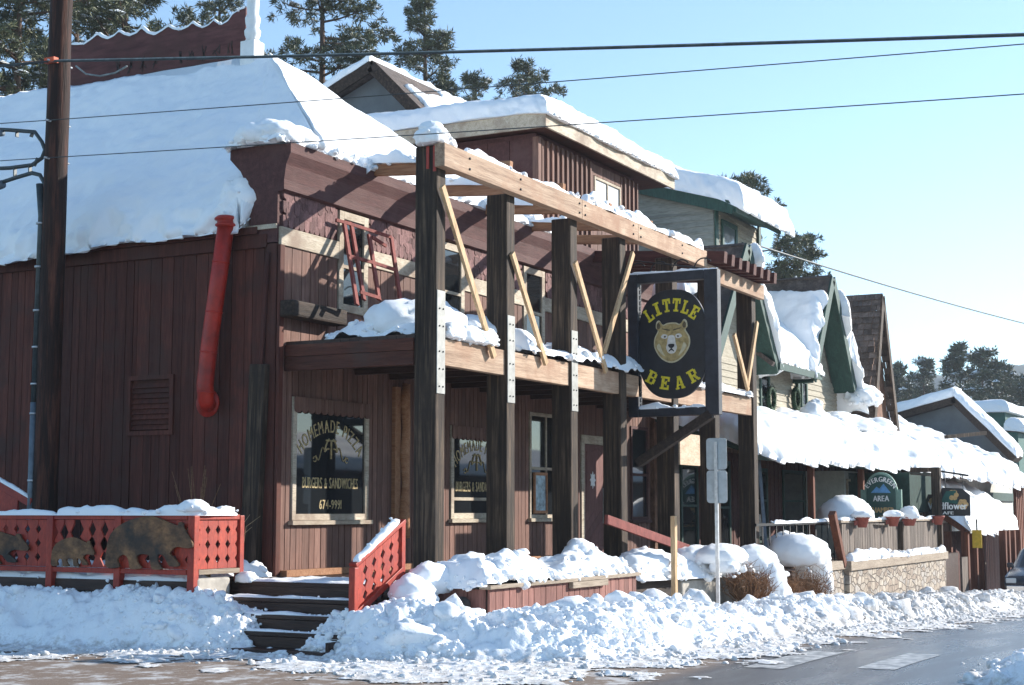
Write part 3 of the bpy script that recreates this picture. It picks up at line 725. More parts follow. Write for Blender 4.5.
# =================================================================== PLOUGHED SNOWBANKS
TOE = np.array([(11.6, 30), (12.3, 22), (13.0, 14.2), (13.65, 11.6), (13.85, 10.2), (13.75, 9.0), (14.0, 7.9), (14.7, 6.95), (16.3, 6.3), (18.5, 6.22), (24, 6.25), (33, 6.3), (64, 6.3)], float)


def sdist(X, Y, L):
    """signed distance to a polyline, positive on its left-hand side of travel"""
    best = np.full(X.shape, 1e9); sg = np.ones(X.shape)
    for a, b in zip(L[:-1], L[1:]):
        e = b - a; l2 = e @ e; t = np.clip(((X - a[0]) * e[0] + (Y - a[1]) * e[1]) / l2, 0, 1)
        dx, dy = X - (a[0] + t * e[0]), Y - (a[1] + t * e[1]); d = np.hypot(dx, dy)
        cr = e[0] * (Y - a[1]) - e[1] * (X - a[0]); m = d < best
        best = np.where(m, d, best); sg = np.where(m, np.sign(cr), sg)
    return best * sg


def bank(x0, x1, y0, y1, res):
    X, Y = np.meshgrid(np.arange(x0, x1, res), np.arange(y0, y1, res), indexing='ij'); sh = X.shape
    Q = np.stack([X, Y, 0 * X], -1).reshape(-1, 3)
    d = sdist(X, Y, TOE) + 0.16 * fbm(Q * 1.3, 3, 11).reshape(sh) + 0.05 * fbm(Q * 6, 2, 12).reshape(sh)
    front = np.clip((d - 0.15) / 0.95, 0, 1); front = front ** .8; front = front * front * (3 - 2 * front)
    hump = 0.50 - .12 * np.clip((X - 18.5) / 4, 0, 1) + 0.10 * fbm(Q * 0.6, 2, 21).reshape(sh)
    hump = hump + .12 * np.clip((Y - 11.2) / .5, 0, 1) + 0.16 * np.exp(-((X - 14.35) ** 2 + (Y - 9.35) ** 2) / 0.25) + 0.12 * np.exp(-((X - 14.2) ** 2 + (Y - 12.4) ** 2) / 1.0) + 0.10 * np.exp(-((X - 14.9) ** 2 + (Y - 8.9) ** 2) / 0.5)
    bil = np.abs(fbm(Q * 2.6, 3, 61)).reshape(sh); bil2 = np.abs(fbm(Q * 7.5, 3, 62)).reshape(sh)
    h = front * (hump - .16 * (bil - .25) - .055 * (bil2 - .25))
    h = np.where(d > 1.3, h - np.clip((d - 1.3) / .9, 0, 1) * np.where(X > 20.5, .14, .26) * np.clip((X - 15.2) / .6, 0, 1) , h)
    gap = np.clip(1 - np.maximum(np.abs(Y - 10.62) / 0.52, np.abs(X - 14.3) / 1.6) ** 3, 0, 1)
    h = h * (1 - gap) + 0.02 * gap
    E_ = 1.0 * np.exp(-((X - 13.3) / 1.6) ** 2 - ((Y - 7.6) / 1.7) ** 2); ap = fbm(Q * 2.4, 4, 41).reshape(sh); ap2 = fbm(Q * 9, 2, 42).reshape(sh)
    spread = 0.026 * (ap + .22 * ap2 + 0.66 + np.clip(d + 0.25 + E_, -2.0, 0.3) * np.where(X - .5 * Y > 11.5, 1.5, 1.15))
    h = np.where(front < 2e-3, np.where(d > 1, h, spread), np.where(d < .5, np.maximum(h, spread), h))
    h = np.where(np.abs(h) < .002, -.012, h)
    h = h + (h > 0.03) * 0.014 * fbm(Q * 14, 3, 51).reshape(sh)
    h = np.where(h > 0, h + .004, h)
    inside = ((X > 15.25) & (Y > 9.72)) | ((X > 14.62) & (Y > 12.0)) | (Y > 9.3) & (X > 21.5)
    ok = (h > -0.008) & (d > -2.2) & ~inside
    calm = fbm(Q * .9, 3, 71).reshape(sh)
    return X, Y, h, d, gap, ok, E_, calm


SB = SnowMesh(); rngb = np.random.default_rng(5)
for (x0, x1, y0, y1, res, ndens) in ((11.4, 22.0, 4.6, 16.6, 0.026, 1.0), (21.97, 34.0, 4.6, 9.6, 0.04, .8), (33.96, 62.0, 4.6, 9.4, 0.08, .4), (10.4, 13.6, 16.55, 26, 0.08, .3)):
    X, Y, h, d, gap, ok, E_, calm = bank(x0, x1, y0, y1, res); zz = gzn(X) + h
    idx = np.arange(X.size).reshape(X.shape)
    f = np.stack([idx[:-1, :-1], idx[1:, :-1], idx[1:, 1:], idx[:-1, 1:]], -1).reshape(-1, 4); f = f[ok.ravel()[f].all(1)]
    used = np.unique(f); mp = np.full(X.size, -1); mp[used] = np.arange(len(used))
    P = np.stack([X, Y, zz], -1).reshape(-1, 3); SB.V.append(P[used]); SB.Fc.append(mp[f] + SB.n); SB.n += len(used)
    area = res * res
    for msk, dens, r0, r1, pw, sub, sink in ((ok & (d > .55) & (gap < .2) & (calm > -.3), 3.0, .14, .30, 1.5, 3, .5), (ok & (d > .45) & (gap < .2) & (calm > -.5), 8, .06, .17, 2.0, 3, .35), (ok & (d > .12) & (gap < .25) & (calm > -.4), 115, .02, .078, 2.2, 2, .25), (ok & (d > .05) & (gap < .4) & (calm > -.6), 170, .012, .035, 1.2, 1, .1), (ok & (d + E_ > -.85) & (d < .15), 60, .008, .05, 4.0, 2, .0), (ok & (gap > .3), 14, .02, .08, 2.5, 2, .1)):
        cand = np.argwhere(msk); m = int(len(cand) * area * dens * ndens)
        if m < 1: continue
        ij = cand[rngb.integers(0, len(cand), m)]; r = r0 + (r1 - r0) * rngb.random(m) ** pw
        pp = P.reshape(*X.shape, 3)[ij[:, 0], ij[:, 1]] + np.stack([rngb.normal(0, res, m), rngb.normal(0, res, m), -sink * r], -1)
        SB.chunks(pp, r, int(r0 * 1000) + int(x0), .85, sub)
tag(mesh_np('snowbank', np.concatenate(SB.V), tri_faces(SB.Fc), M['bank']), kind='stuff')
# ridge of snow thrown up on the near side of the street
res = 0.03; X, Y = np.meshgrid(np.arange(14.3, 26, res), np.arange(0.2, 3.6, res), indexing='ij'); Q = np.stack([X, Y, 0 * X], -1).reshape(-1, 3)
d = 3.27 - Y - 0.02 * (X - 15) + 0.2 * fbm(Q * 1.4, 3, 77).reshape(X.shape) - 1.6 * np.clip((14.9 - X) / .8, 0, 1)
k = np.clip(d / 0.9, 0, 1); h = 0.27 * k * k * (3 - 2 * k) - 0.012 + 0.03 * np.clip(d + 0.1, -0.5, 0.3)
h = h - .10 * k * (np.abs(fbm(Q * 2.6, 3, 63)).reshape(X.shape) - .25) - .04 * k * (np.abs(fbm(Q * 8, 3, 64)).reshape(X.shape) - .25)
SN = SnowMesh(); idx = np.arange(X.size).reshape(X.shape); f = np.stack([idx[:-1, :-1], idx[1:, :-1], idx[1:, 1:], idx[:-1, 1:]], -1).reshape(-1, 4)
f = f[(h > -0.01).ravel()[f].all(1)]; P = np.stack([X, Y, gzn(X) + h], -1)
SN.V.append(P.reshape(-1, 3)); SN.Fc.append(f); SN.n += X.size
for msk, m, r0, r1, sub in ((d > .05, 900, .03, .09, 2), (d > .05, 1500, .012, .035, 1), ((d > -.4) & (d < .1), 80, .01, .05, 2)):
    cand = np.argwhere(msk); ij = cand[rngb.integers(0, len(cand), m)]; r = r0 + (r1 - r0) * rngb.random(m) ** 2; SN.chunks(P[ij[:, 0], ij[:, 1]], r, m, .85, sub)
tag(mesh_np('snowbank', np.concatenate(SN.V), tri_faces(SN.Fc), M['bank']), kind='stuff')

# =================================================================== THE SALOON
XS, YF = 16.3, 12.1           # side wall plane, front wall plane
XE = 28.75                    # far end
sal = thing('saloon_building', (XS, YF, 0.0), 'dark red board saloon with snowy hip roof and two-storey timber front', 'building')
rng = random.Random(11)
# --- side wall with a louvre opening
VY0, VY1, VZ0, VZ1 = 13.86, 14.56, 2.68, 3.38
mb = MB()
wall_boards_y(mb, YF + 0.02, VY0, XS, 0.3, 5.06, rng=rng); wall_boards_y(mb, VY1, 24, XS, 0.3, 5.06, rng=rng)
wall_boards_y(mb, VY0, VY1, XS, 0.3, VZ0, rng=rng); wall_boards_y(mb, VY0, VY1, XS, VZ1, 5.06, rng=rng)
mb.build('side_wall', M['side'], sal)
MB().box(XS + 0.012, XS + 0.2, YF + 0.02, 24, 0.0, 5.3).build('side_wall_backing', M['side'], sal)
mb = MB(); a, b = XS - 0.055, XS - 0.0
mb.box(a, b, VY0 - 0.06, VY0 + 0.005, VZ0 - .06, VZ1 + .06); mb.box(a, b, VY1 - 0.005, VY1 + 0.06, VZ0 - .06, VZ1 + .06)
mb.box(a, b, VY0 + 0.005, VY1 - 0.005, VZ0 - .06, VZ0 + .0); mb.box(a, b, VY0 + 0.005, VY1 - 0.005, VZ1, VZ1 + .06)
ven = mb.build('vent', M['side'], sal)
mb = MB(); z = VZ0 + 0.02
while z < VZ1 - 0.04:
    mb.add([(XS - .02, VY0, z), (XS - .02, VY1, z), (XS + .01, VY1, z + .065), (XS + .01, VY0, z + .065), (XS - .005, VY0, z - .008), (XS - .005, VY1, z - .008)], [(0, 1, 2, 3), (0, 4, 5, 1)]); z += 0.072
mb.build('louvre', M['side'], ven)
# fascia and eave shadow board on the side
mb = MB(); mb.box(XS - 0.075, XS + 0.01, YF + 0.16, 24, 5.06, 5.24); mb.box(XS - 0.11, XS + 0.01, YF + 0.3, 24, 5.244, 5.34)
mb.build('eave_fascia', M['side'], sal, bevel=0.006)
# corner boards, slightly out of plumb
mb = MB(); mb.bar((XS - .05, YF + .07, .3), (XS - .05, YF + .07, 5.1), .05, .16, (0, 1, 0)); mb.bar((XS - .02, YF - .045, .76), (XS - .02, YF - .045, 5.08), .10, .045, (0, 1, 0))
mb.build('corner_board', M['side'], sal, bevel=0.006)
mb = MB(); mb.bar((XS - .13, YF + .30, .70), (XS - .1, YF + .20, 3.5), .14, .26, (0, 1, 0)); mb.build('corner_post', M['timber'], sal, bevel=0.01)
mb = MB(); mb.tube([(XS - .09, YF + .12, 4.98), (XS - .09, YF + .20, 3.52), (XS - .13, YF + .14, 3.46)], .035, 8); mb.build('drain_pipe', M['side'], sal)
# --- front wall, ground floor: boards below the sills, valances above, plain boards between
WIN = [(16.60, 18.42, 1.47, 3.10), (20.75, 22.45, 1.47, 2.92), (23.42, 24.42, 1.47, 3.28), (27.75, 28.6, 1.42, 3.25)]
DOOR = (25.47, 26.72, 0.74, 2.98)
mb = MB(); cur = XS + 0.03
ops = sorted(WIN + [DOOR])
for (a, b, z0, z1) in ops:
    wall_boards_x(mb, cur, a, YF, 0.74, 3.75, 0.14, rng=rng)
    if z0 > 0.8: wall_boards_x(mb, a, b, YF, 0.74, z0 - 0.065, 0.14, rng=rng)
    wall_boards_x(mb, a, b, YF, z1 + 0.002, 3.75, 0.13, rng=rng)
    cur = b
wall_boards_x(mb, cur, XE, YF, 0.74, 3.75, 0.14, rng=rng)
mb.build('front_wall', M['front'], sal)
MB().box(XS + 0.03, XE, YF + 0.012, YF + 0.2, 0.0, 6.0).build('front_wall_backing', M['front'], sal)
W1 = window_x(sal, *WIN[0][:2], YF, *WIN[0][2:], 'cream', fw=0.085)
W2 = window_x(sal, *WIN[1][:2], YF, *WIN[1][2:], 'cream', fw=0.09, rails=(1.78,), mull=())
W3 = window_x(sal, *WIN[2][:2], YF, *WIN[2][2:], 'cream', fw=0.06, rails=(2.32,), mull=(24.06,))
W4 = window_x(sal, *WIN[3][:2], YF, *WIN[3][2:], 'redtrim', fw=0.06, rails=(2.3,))
for wv, (a, b, z0, z1) in ((W1, WIN[0]), (W2, WIN[1])):          # scalloped valance boards over the big windows
    mb = MB(); x = a; n = 12; wd = (b - a) / n
    for i in range(n):
        c = x + wd / 2; pl = [(x + .004, z1 - .0), (x + wd - .004, z1 - .0)] + [(c + math.cos(t) * (wd / 2 - .004), z1 - .16 + math.sin(-t) * .05) for t in np.linspace(0, math.pi, 7)]
        mb.prism(pl, 'Y', YF - 0.075, YF - 0.055); x += wd
    mb.build('valance', M['front'], sal)
mb = MB(); fr = lambda a, b: (a, YF - 0.024, b)
cx = 0.5 * (WIN[0][0] + WIN[0][1])
write(mb, 'HOMEMADE PIZZA', fr, cx, 2.66, 0.18, 1.55, arc=0.90, bold=0.008, gap=0.16)
write(mb, 'BURGERS & SANDWICHES', fr, cx, 1.90, 0.15, 1.32, bold=0.008, gap=0.12)
write(mb, '674-9991', fr, cx, 1.62, 0.13, 0.52, bold=0.007, gap=0.14)
mb.build('lettering', M['gold'], W1)


def swirl(cx, cz):
    mb = MB()
    for s in (-1, 1):
        mb.tube([(cx + s * (0.05 + 0.10 * math.sin(t)), YF - .026, cz + 0.10 - 0.13 * t / 3 + 0.05 * math.cos(2 * t)) for t in np.linspace(0, 3.1, 14)], 0.012, 5)
        mb.tube([(cx + s * (0.16 + 0.2 * t), YF - .026, cz + 0.06 * math.sin(7 * t) - 0.12 * t) for t in np.linspace(0, 1, 14)], 0.007, 5)
        mb.tube([(cx + s * (0.38 + 0.035 * math.cos(t)), YF - .026, cz - 0.13 + 0.035 * math.sin(t)) for t in np.linspace(0, 5.5, 12)], 0.007, 5)
    mb.tube([(cx, YF - .026, cz + 0.13), (cx, YF - .026, cz - 0.12)], 0.014, 5)
    mb.tube([(cx - 0.12, YF - .026, cz + 0.13), (cx + 0.12, YF - .026, cz + 0.13)], 0.012, 5)
    return mb


swirl(cx, 2.42).build('monogram', M['gold'], W1)
cx2 = 0.5 * (WIN[1][0] + WIN[1][1])
mb = MB(); write(mb, 'HOMEMADE PIZZA', fr, cx2, 2.55, 0.19, 1.5, arc=0.95, bold=0.008, gap=0.16)
write(mb, 'BURGERS & SANDWICHES', fr, cx2, 1.90, 0.16, 1.34, bold=0.012, gap=0.12); mb.build('lettering', M['gold'], W2)
swirl(cx2, 2.35).build('monogram', M['gold'], W2)
# framed notice behind the lower sash of the third window
mb = MB(); x0, x1, z0, z1 = 23.52, 24.02, 1.55, 2.25
mb.box(x0, x0 + .05, YF - .085, YF - .052, z0, z1); mb.box(x1 - .05, x1, YF - .085, YF - .052, z0, z1); mb.box(x0 + .05, x1 - .05, YF - .085, YF - .052, z0, z0 + .05); mb.box(x0 + .05, x1 - .05, YF - .085, YF - .052, z1 - .05, z1)
pf = thing('notice_frame', (23.77, YF, 1.55), 'brown picture frame with pale blue notice in lower half of the window', 'picture frame')
mb.build('frame', M['rafter'], pf); MB().box(x0 + .03, x1 - .03, YF - .066, YF - .058, z0 + .03, z1 - .03).build('notice', plain('pale_blue_poster', (0.30, 0.40, 0.45), .5, 0, .4, .5, 9.0), pf)
mb = MB(); zz = [1.2, 1.6, 2.0, 2.4, 2.8, 3.2, 3.45]
mb.tube([(19.28 + .02 * (-1) ** i, YF - .12, z) for i, z in enumerate(zz)], [.07, .085, .06, .08, .065, .08, .06], 9); mb.box(19.05, 19.2, YF - .09, YF - .028, .84, 3.4); mb.build('carved_post', M['rafter'], sal)
# --- door
mb = MB(); a, b, z0, z1 = DOOR
mb.box(a, a + .14, YF - .05, YF, z0, z1); mb.box(b - .14, b, YF - .05, YF, z0, z1); mb.box(a + .14, b - .14, YF - .05, YF, z1 - .16, z1)
mb.build('door_frame', M['cream'], sal, bevel=0.005)
mb = MB(); n = 8; dw = (b - a - .30) / n
d0, d1 = a + .15, b - .15
for k in range(-7, 12):          # herringbone of diagonal planks cut to the leaf
    p = [(d0 + 0.0, z0 + k * .19), (d1, z0 + k * .19 + .62), (d1, z0 + k * .19 + .80), (d0, z0 + k * .19 + .18)]
    p = [(x, min(max(z, z0 + .03), z1 - .18)) for x, z in p]
    if max(q[1] for q in p) - min(q[1] for q in p) > .05: mb.prism(p, 'Y', YF - .022, YF - .004)
dr = mb.build('door', M['door'], sal)
mb = MB(); mb.box(d0 + .12, d1 - .12, YF - .028, YF - .02, z0 + .85, z0 + 1.95); mb.build('door_panel', M['door'], dr)
mb = MB(); st = []
for i in range(16):
    t = 2 * math.pi * i / 16; r = .16 if i % 2 == 0 else .10; st.append((d0 + .36 + .8 * r * math.cos(t), z0 + 1.42 + r * math.sin(t)))
mb.prism(st, 'Y', YF - .04, YF - .03); mb.build('door_light', M['white'], dr)
mb = MB(); mb.box(d1 - .13, d1 - .03, YF - .034, YF - .023, z0 + .62, z0 + 1.28); mb.tube([(d1 - .08, YF - .03, z0 + .8), (d1 - .08, YF - .09, z0 + .84), (d1 - .08, YF - .09, z0 + 1.06), (d1 - .08, YF - .03, z0 + 1.1)], .014, 6); mb.build('handle', M['metal'], dr)
mb = MB(); mb.box(b + .08, b + .22, YF - .07, YF - .025, 1.86, 2.22); mb.build('mailbox', M['plate'], sal, bevel=0.01)
# porch floor, sill plank and foundation skirt
MB().box(15.3, XE, 9.70, YF - .03, 0.60, 0.74).build('porch_floor', M['steps'], sal, bevel=0.01)
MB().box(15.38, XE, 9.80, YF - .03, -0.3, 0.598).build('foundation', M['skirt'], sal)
mb = MB(); mb.box(XS + .05, 25.4, YF - .16, YF - .03, 0.743, 0.83); mb.build('sill_plank', M['rafter'], sal, bevel=0.006)
# --- upper front
mb = MB()
UW = [(17.62, 18.35), (20.35, 21.15), (23.2, 24.0)]
cur = XS + 0.03
for a, b in UW + [(XE, XE)]:
    wall_boards_x(mb, cur, a, YF, 3.76, 5.08, 0.2, rng=rng)
    if b > a: wall_boards_x(mb, a, b, YF, 3.76, 4.35, 0.2, rng=rng)
    cur = b
mb.build('upper_wall', M['front'], sal)
mb = MB(); cur = XS - .03
for a, b in UW + [(XE, XE)]:
    mb.box(cur, a - .002, YF - .05, YF - .0, 5.085, 5.33); cur = b + .002
mb.build('cream_band', M['cream'], sal, bevel=0.006)
mb = MB(); cur = XS + .03            # scalloped shingle field between band and cornice
r_i = 0
zz = 5.335
while zz < 5.80:
    x = XS + .02 + (0.06 if r_i % 2 else 0)
    while x < XE - .12:
        if not any(a - .13 < x < b + .01 for a, b in UW):
            c = x + .06; pl = [(x + .003, zz + .16), (x + .117, zz + .16)] + [(c + .057 * math.cos(t), zz + .045 - .05 * math.sin(t)) for t in np.linspace(0, math.pi, 5)]
            mb.prism(pl, 'Y', YF - .03 - .012 * rng.random(), YF - .003)
        x += .12
    zz += .095; r_i += 1
mb.build('shingle_band', M['shingle_red'], sal)
for a, b in UW:
    window_x(sal, a, b, YF, 4.36, 5.78, 'cream', pm='glass', fw=.11, rails=(5.0,), sill=False)
mb = MB(); mb.box(XS - .06, 17.5, YF - .28, YF - .03, 4.12, 4.34); mb.build('ledge_log', M['timberx'], sal, bevel=0.03)
# cornice / parapet: flared profile run along the front
prof = [(YF - .06, 5.80), (YF - .10, 5.82), (YF - .10, 5.95), (YF - .13, 6.15), (YF - .2, 6.30), (YF - .2, 6.44), (YF + .80, 6.44), (YF + .80, 6.30), (YF + .62, 6.12), (YF + .5, 5.9), (YF + .46, 5.5), (YF + .46, 5.12), (YF - .0, 5.12), (YF + .0, 5.80)]
MB().prism(prof, 'X', XS - .06, XE).build('cornice', M['redtrim'], sal)
MB().box(XS - .09, XS - .062, YF - .0, YF + .50, 5.30, 5.36).build('cornice_moulding', M['cream'], sal)
# --- hip roof
EX, EZ, RX, AY, RZ, FZ, FY = XS - .12, 5.33, 19.5, 14.75, 8.62, 6.46, YF + .62
RXE = 22.7
mb = MB()
mb.sheet([(EX, FY, EZ), (EX, 24, EZ), (RX, 24, RZ), (RX, AY, RZ)], .1)
mb.build('hip_roof', M['shingle'], sal)
MB().add([(17.3, FY, FZ - .12), (RXE, FY, FZ - .12), (RX, AY, RZ - .04), (RXE + .2, 24, 5.4), (RX, 24, RZ - .04)], [(0, 1, 2), (1, 3, 4, 2)]).build('hip_roof_front', M['shingle'], sal)
MB().box(RXE - .2, XE, YF + .5, 17, 6.0, 6.12).build('flat_roof', M['shingle'], sal)
# --- upper box storey
BX0, BX1, BY, BZ0, BZ1 = 24.75, 29.3, 12.6, 6.1, 8.42
mb = MB(); wall_boards_x(mb, BX0 + .03, 27.18, BY, BZ0, BZ1, .21, th=.03, rng=rng); wall_boards_x(mb, 28.5, BX1, BY, BZ0, BZ1, .21, th=.03, rng=rng)
wall_boards_x(mb, 27.18, 28.5, BY, BZ0, 7.62, .21, rng=rng); wall_boards_x(mb, 27.18, 28.5, BY, 8.2, BZ1, .21, rng=rng)
x = BX0 + .1
while x < BX1:
    if not 27.1 < x < 28.56: mb.box(x, x + .05, BY - .075, BY - .03, BZ0, BZ1)
    x += .21
mb.build('box_front_wall', M['front'], sal)
mb = MB(); wall_boards_y(mb, BY + .03, 18.5, BX0, BZ0, BZ1, .5, rng=rng); mb.box(BX0 - .045, BX0 - .025, 13.2, 14.4, 7.9, 8.0); mb.box(BX0 - .045, BX0 - .025, 13.2, 13.3, BZ0, 7.9)
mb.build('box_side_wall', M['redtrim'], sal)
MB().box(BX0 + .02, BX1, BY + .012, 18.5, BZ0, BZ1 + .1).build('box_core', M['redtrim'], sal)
MB().bar((BX0 - .03, BY - .03, BZ0), (BX0 - .03, BY - .03, BZ1), .12, .12).build('box_corner_board', M['front'], sal)
wb = window_x(sal, 27.2, 28.48, BY, 7.64, 8.18, 'cream', pm='curtain', fw=.05, mull=(27.84,), sill=False)
RT0, RF = 8.52, (24.35, 30.55, 12.2)
mb = MB(); mb.box(RF[0], RF[1], RF[2], RF[2] + .05, 8.50, 8.78); mb.box(RF[0], RF[0] + .05, RF[2] + .052, 18.5, 8.50, 8.78); mb.build('roof_fascia', M['cream'], sal)
MB().box(RF[0] + .052, RF[1], RF[2] + .052, 18.5, 8.56, 8.80).build('box_roof', M['rim'], sal)
# --- gable rising behind
gx = 26.6; ap = at(372, 60, 'X', gx); GL, GR = 3.4, 1.7; zl_, zr_ = ap[2] - .42 * GL, ap[2] - 1.0 * GR
MB().prism([(ap[1] + GL - .2, zl_ - .1), (ap[1] + GL - .2, zr_), (ap[1] - GR + .2, zr_), (ap[1], ap[2] - .2)], 'X', gx + .35, gx + .5).build('gable_wall', M['slate'], sal)
mb = MB()
for yy, zz in ((ap[1] - GR, zr_), (ap[1] + GL, zl_)): mb.sheet([(gx, ap[1], ap[2]), (gx, yy, zz), (34, yy, zz), (34, ap[1], ap[2])], .12)
mb.build('gable_roof', M['shingle'], sal)
for yy, zz in ((ap[1] - GR, zr_), (ap[1] + GL, zl_)): MB().bar((gx - .02, ap[1], ap[2] - .14), (gx - .02, yy, zz - .14), .05, .24, (0, 0, 1)).build('barge_board', M['timberx'], sal)
# --- scalloped false-front board behind the ridge
SX = RX + .35
tops = [(70, 44), (76, 44.5), (84.6, 44), (92, 39), (98, 34), (102, 37), (108, 39), (114, 36), (119.5, 31), (124, 34), (130, 36), (137, 33), (142, 27.7), (148, 33), (155, 35), (162, 31), (168.7, 26), (174, 29), (181, 30), (188, 27), (193, 22.6), (198, 26), (203.6, 27.7), (209, 25), (214, 20), (218, 23), (222, 24.6), (228, 21), (233, 14), (239, 10), (246, 7)]
pl = [at(px, py, 'X', SX)[1:] for px, py in tops]
fs = thing('rooftop_signboard', (SX, pl[-1][0], 8.5), 'faded dark red rooftop board with a scalloped snow-edged top', 'signboard')
MB().prism(pl + [(pl[-1][0], 7.6), (pl[0][0], 7.6)], 'X', SX, SX + .06).build('board', wood('faded_red_signboard', [(.075, .026, .026), (.12, .045, .042), (.16, .065, .06)], (3, .6, 3), isl=.1, grime=(.085, .035, .03)), fs)
MB().box(SX - .03, SX - .002, pl[-1][0] + .02, pl[0][0], 9.02, 9.06).build('batten', M['redtrim'], fs)
mb = MB(); rq = random.Random(12)
for k in range(9):
    y0 = pl[-1][0] + .25 + k * .27 + (.25 if k > 4 else 0)
    for j in range(4):
        a_, b_ = (y0 + rq.uniform(0, .16), 9.10 + rq.uniform(0, .1)), (y0 + rq.uniform(0, .16), 9.26 + rq.uniform(0, .12)); mb.bar((SX - .003, *a_), (SX - .003, *b_), .006, .02, (0, 1, 0))
mb.build('faded_lettering', M['steps'], fs)
sn = SnowMesh(); sn.strip([(SX + .03, y, z) for y, z in pl], .09, .045, 5, .5); sn.build('thin line of snow along the scalloped rooftop board')
# --- white turned finial post
p = at(252, 62, 'X', RX + .1); tp = thing('turned_post', (RX + .1, p[1], 8.4), 'white turned wooden post standing on the ridge end', 'post')
mb = MB(); mb.box(RX - .04, RX + .24, p[1] - .14, p[1] + .14, 8.3, at(252, 40, 'X', RX)[2]); mb.build('base', M['white'], tp, bevel=.015)
z0 = at(252, 40, 'X', RX)[2]
mb = MB(); mb.lathe([(.13, z0), (.10, z0 + .05), (.13, z0 + .12), (.135, z0 + .18), (.10, z0 + .24), (.12, z0 + .32), (.125, z0 + .40), (.095, z0 + .46), (.11, z0 + .8), (.12, z0 + 1.3), (.10, z0 + 1.5), (.14, z0 + 1.6), (.05, z0 + 1.75)], RX + .1, p[1], 18); mb.build('shaft', M['white'], tp)

# --- snow on the saloon
S = SnowMesh()
S.slab((EX - .10, 24, EZ), (EX - .10, FY - .12, EZ), (RX, AY, RZ), (RX, 24, RZ), T=.30, R0=.40, rnd='b', seed=2, amp=.085, freq=.8, wob=.2, lump=.085, nu=260, nv=80, droop=.05)
S.slab((17.2, YF - .02, FZ - .01), (RXE, YF - .02, FZ - .01), (RX + .01, AY, RZ), (RX, AY, RZ), T=.30, R0=.30, rnd='b', seed=3, amp=.04, freq=.9, wob=.16, lump=.03, nu=130, nv=60)
S.slab((EX - .10, FY - .12, EZ), (17.22, YF + .1, FZ), (RX + .005, AY, RZ), (RX, AY, RZ), T=.30, R0=.22, rnd='b', seed=2, amp=.08, freq=.8, wob=.12, lump=.06, nu=40, nv=60)
S.slab((RXE, FY - .25, FZ), (RXE + .3, 24, 5.4), (RX, 24, RZ), (RX, AY, RZ), T=.3, R0=.3, rnd='l', seed=4, nu=40, nv=40)
S.blob((EX + .40, YF + .30, FZ + .10), (.62, .50, .27), 7, .15); S.blob((EX + 1.2, YF + .15, FZ + .06), (.5, .35, .2), 8, .2); S.blob((EX + .16, FY + .10, 5.72), (.28, .30, .42), 9, .3, flat=.95, lump=.12); S.heap([(EX - .12, YF - .12), (17.7, YF - .12), (17.7, YF + .8), (EX - .12, YF + .8)], .26, 17, zb=6.44, edge=.3, amp=.4, res=.03)
_r = np.random.default_rng(8); S.crumbs([(16.5, YF - .12, FZ + .02), (18.6, YF - .12, FZ + .02)], 46, .03, .10, (.05, .06, .03), 6)
S.build('deep smooth snow blanketing the steep hip roof above the dark red wall')
S = SnowMesh(); S.slab((18.1, YF - .15, 6.45), (24.6, YF - .15, 6.45), (24.6, 14.5, 6.3), (18.1, 13.3, 6.5), T=.22, R0=.2, seed=12, amp=.1, wob=.12, lump=.05, nu=110, nv=30, freq=2)
S.build('lumpy snow lying behind the cornice under the open rafters')
S = SnowMesh()
S.slab((RF[0] - .05, RF[2] - .05, 8.80), (RF[1] + .05, RF[2] - .05, 8.80), (RF[1] + .05, 18.5, 8.82), (RF[0] - .05, 18.5, 8.82), T=.44, R0=.4, rnd='lrb', seed=21, amp=.06, wob=.06, lump=.03, nu=110, nv=70, droop=.08)
S.build('thick even snow on the flat roof of the upper red box storey')
S = SnowMesh()
S.slab((gx - .05, ap[1] + GL, zl_), (34, ap[1] + GL, zl_), (34, ap[1] + .05, ap[2]), (gx - .05, ap[1] + .05, ap[2]), T=.20, R0=.15, seed=32, wob=.06, amp=.04, nu=60, nv=40)
S.slab((gx + .5, ap[1] - GR * .98, zr_ + .03), (33, ap[1] - GR * .98, zr_ + .03), (33, ap[1] - .5, ap[2] - .5), (gx + .5, ap[1] - .5, ap[2] - .5), T=.09, R0=.12, seed=31, wob=.32, amp=.05, nu=80, nv=40)
S.slab((gx + 2.5, ap[1] - .6, ap[2] - .58), (33, ap[1] - .6, ap[2] - .58), (33, ap[1] - .05, ap[2] - .05), (gx + 2.5, ap[1] - .05, ap[2] - .05), T=.08, R0=.12, seed=33, wob=.2, amp=.05, nu=60, nv=20)
S.build('patchy snow on the grey gable roof rising behind the red building')

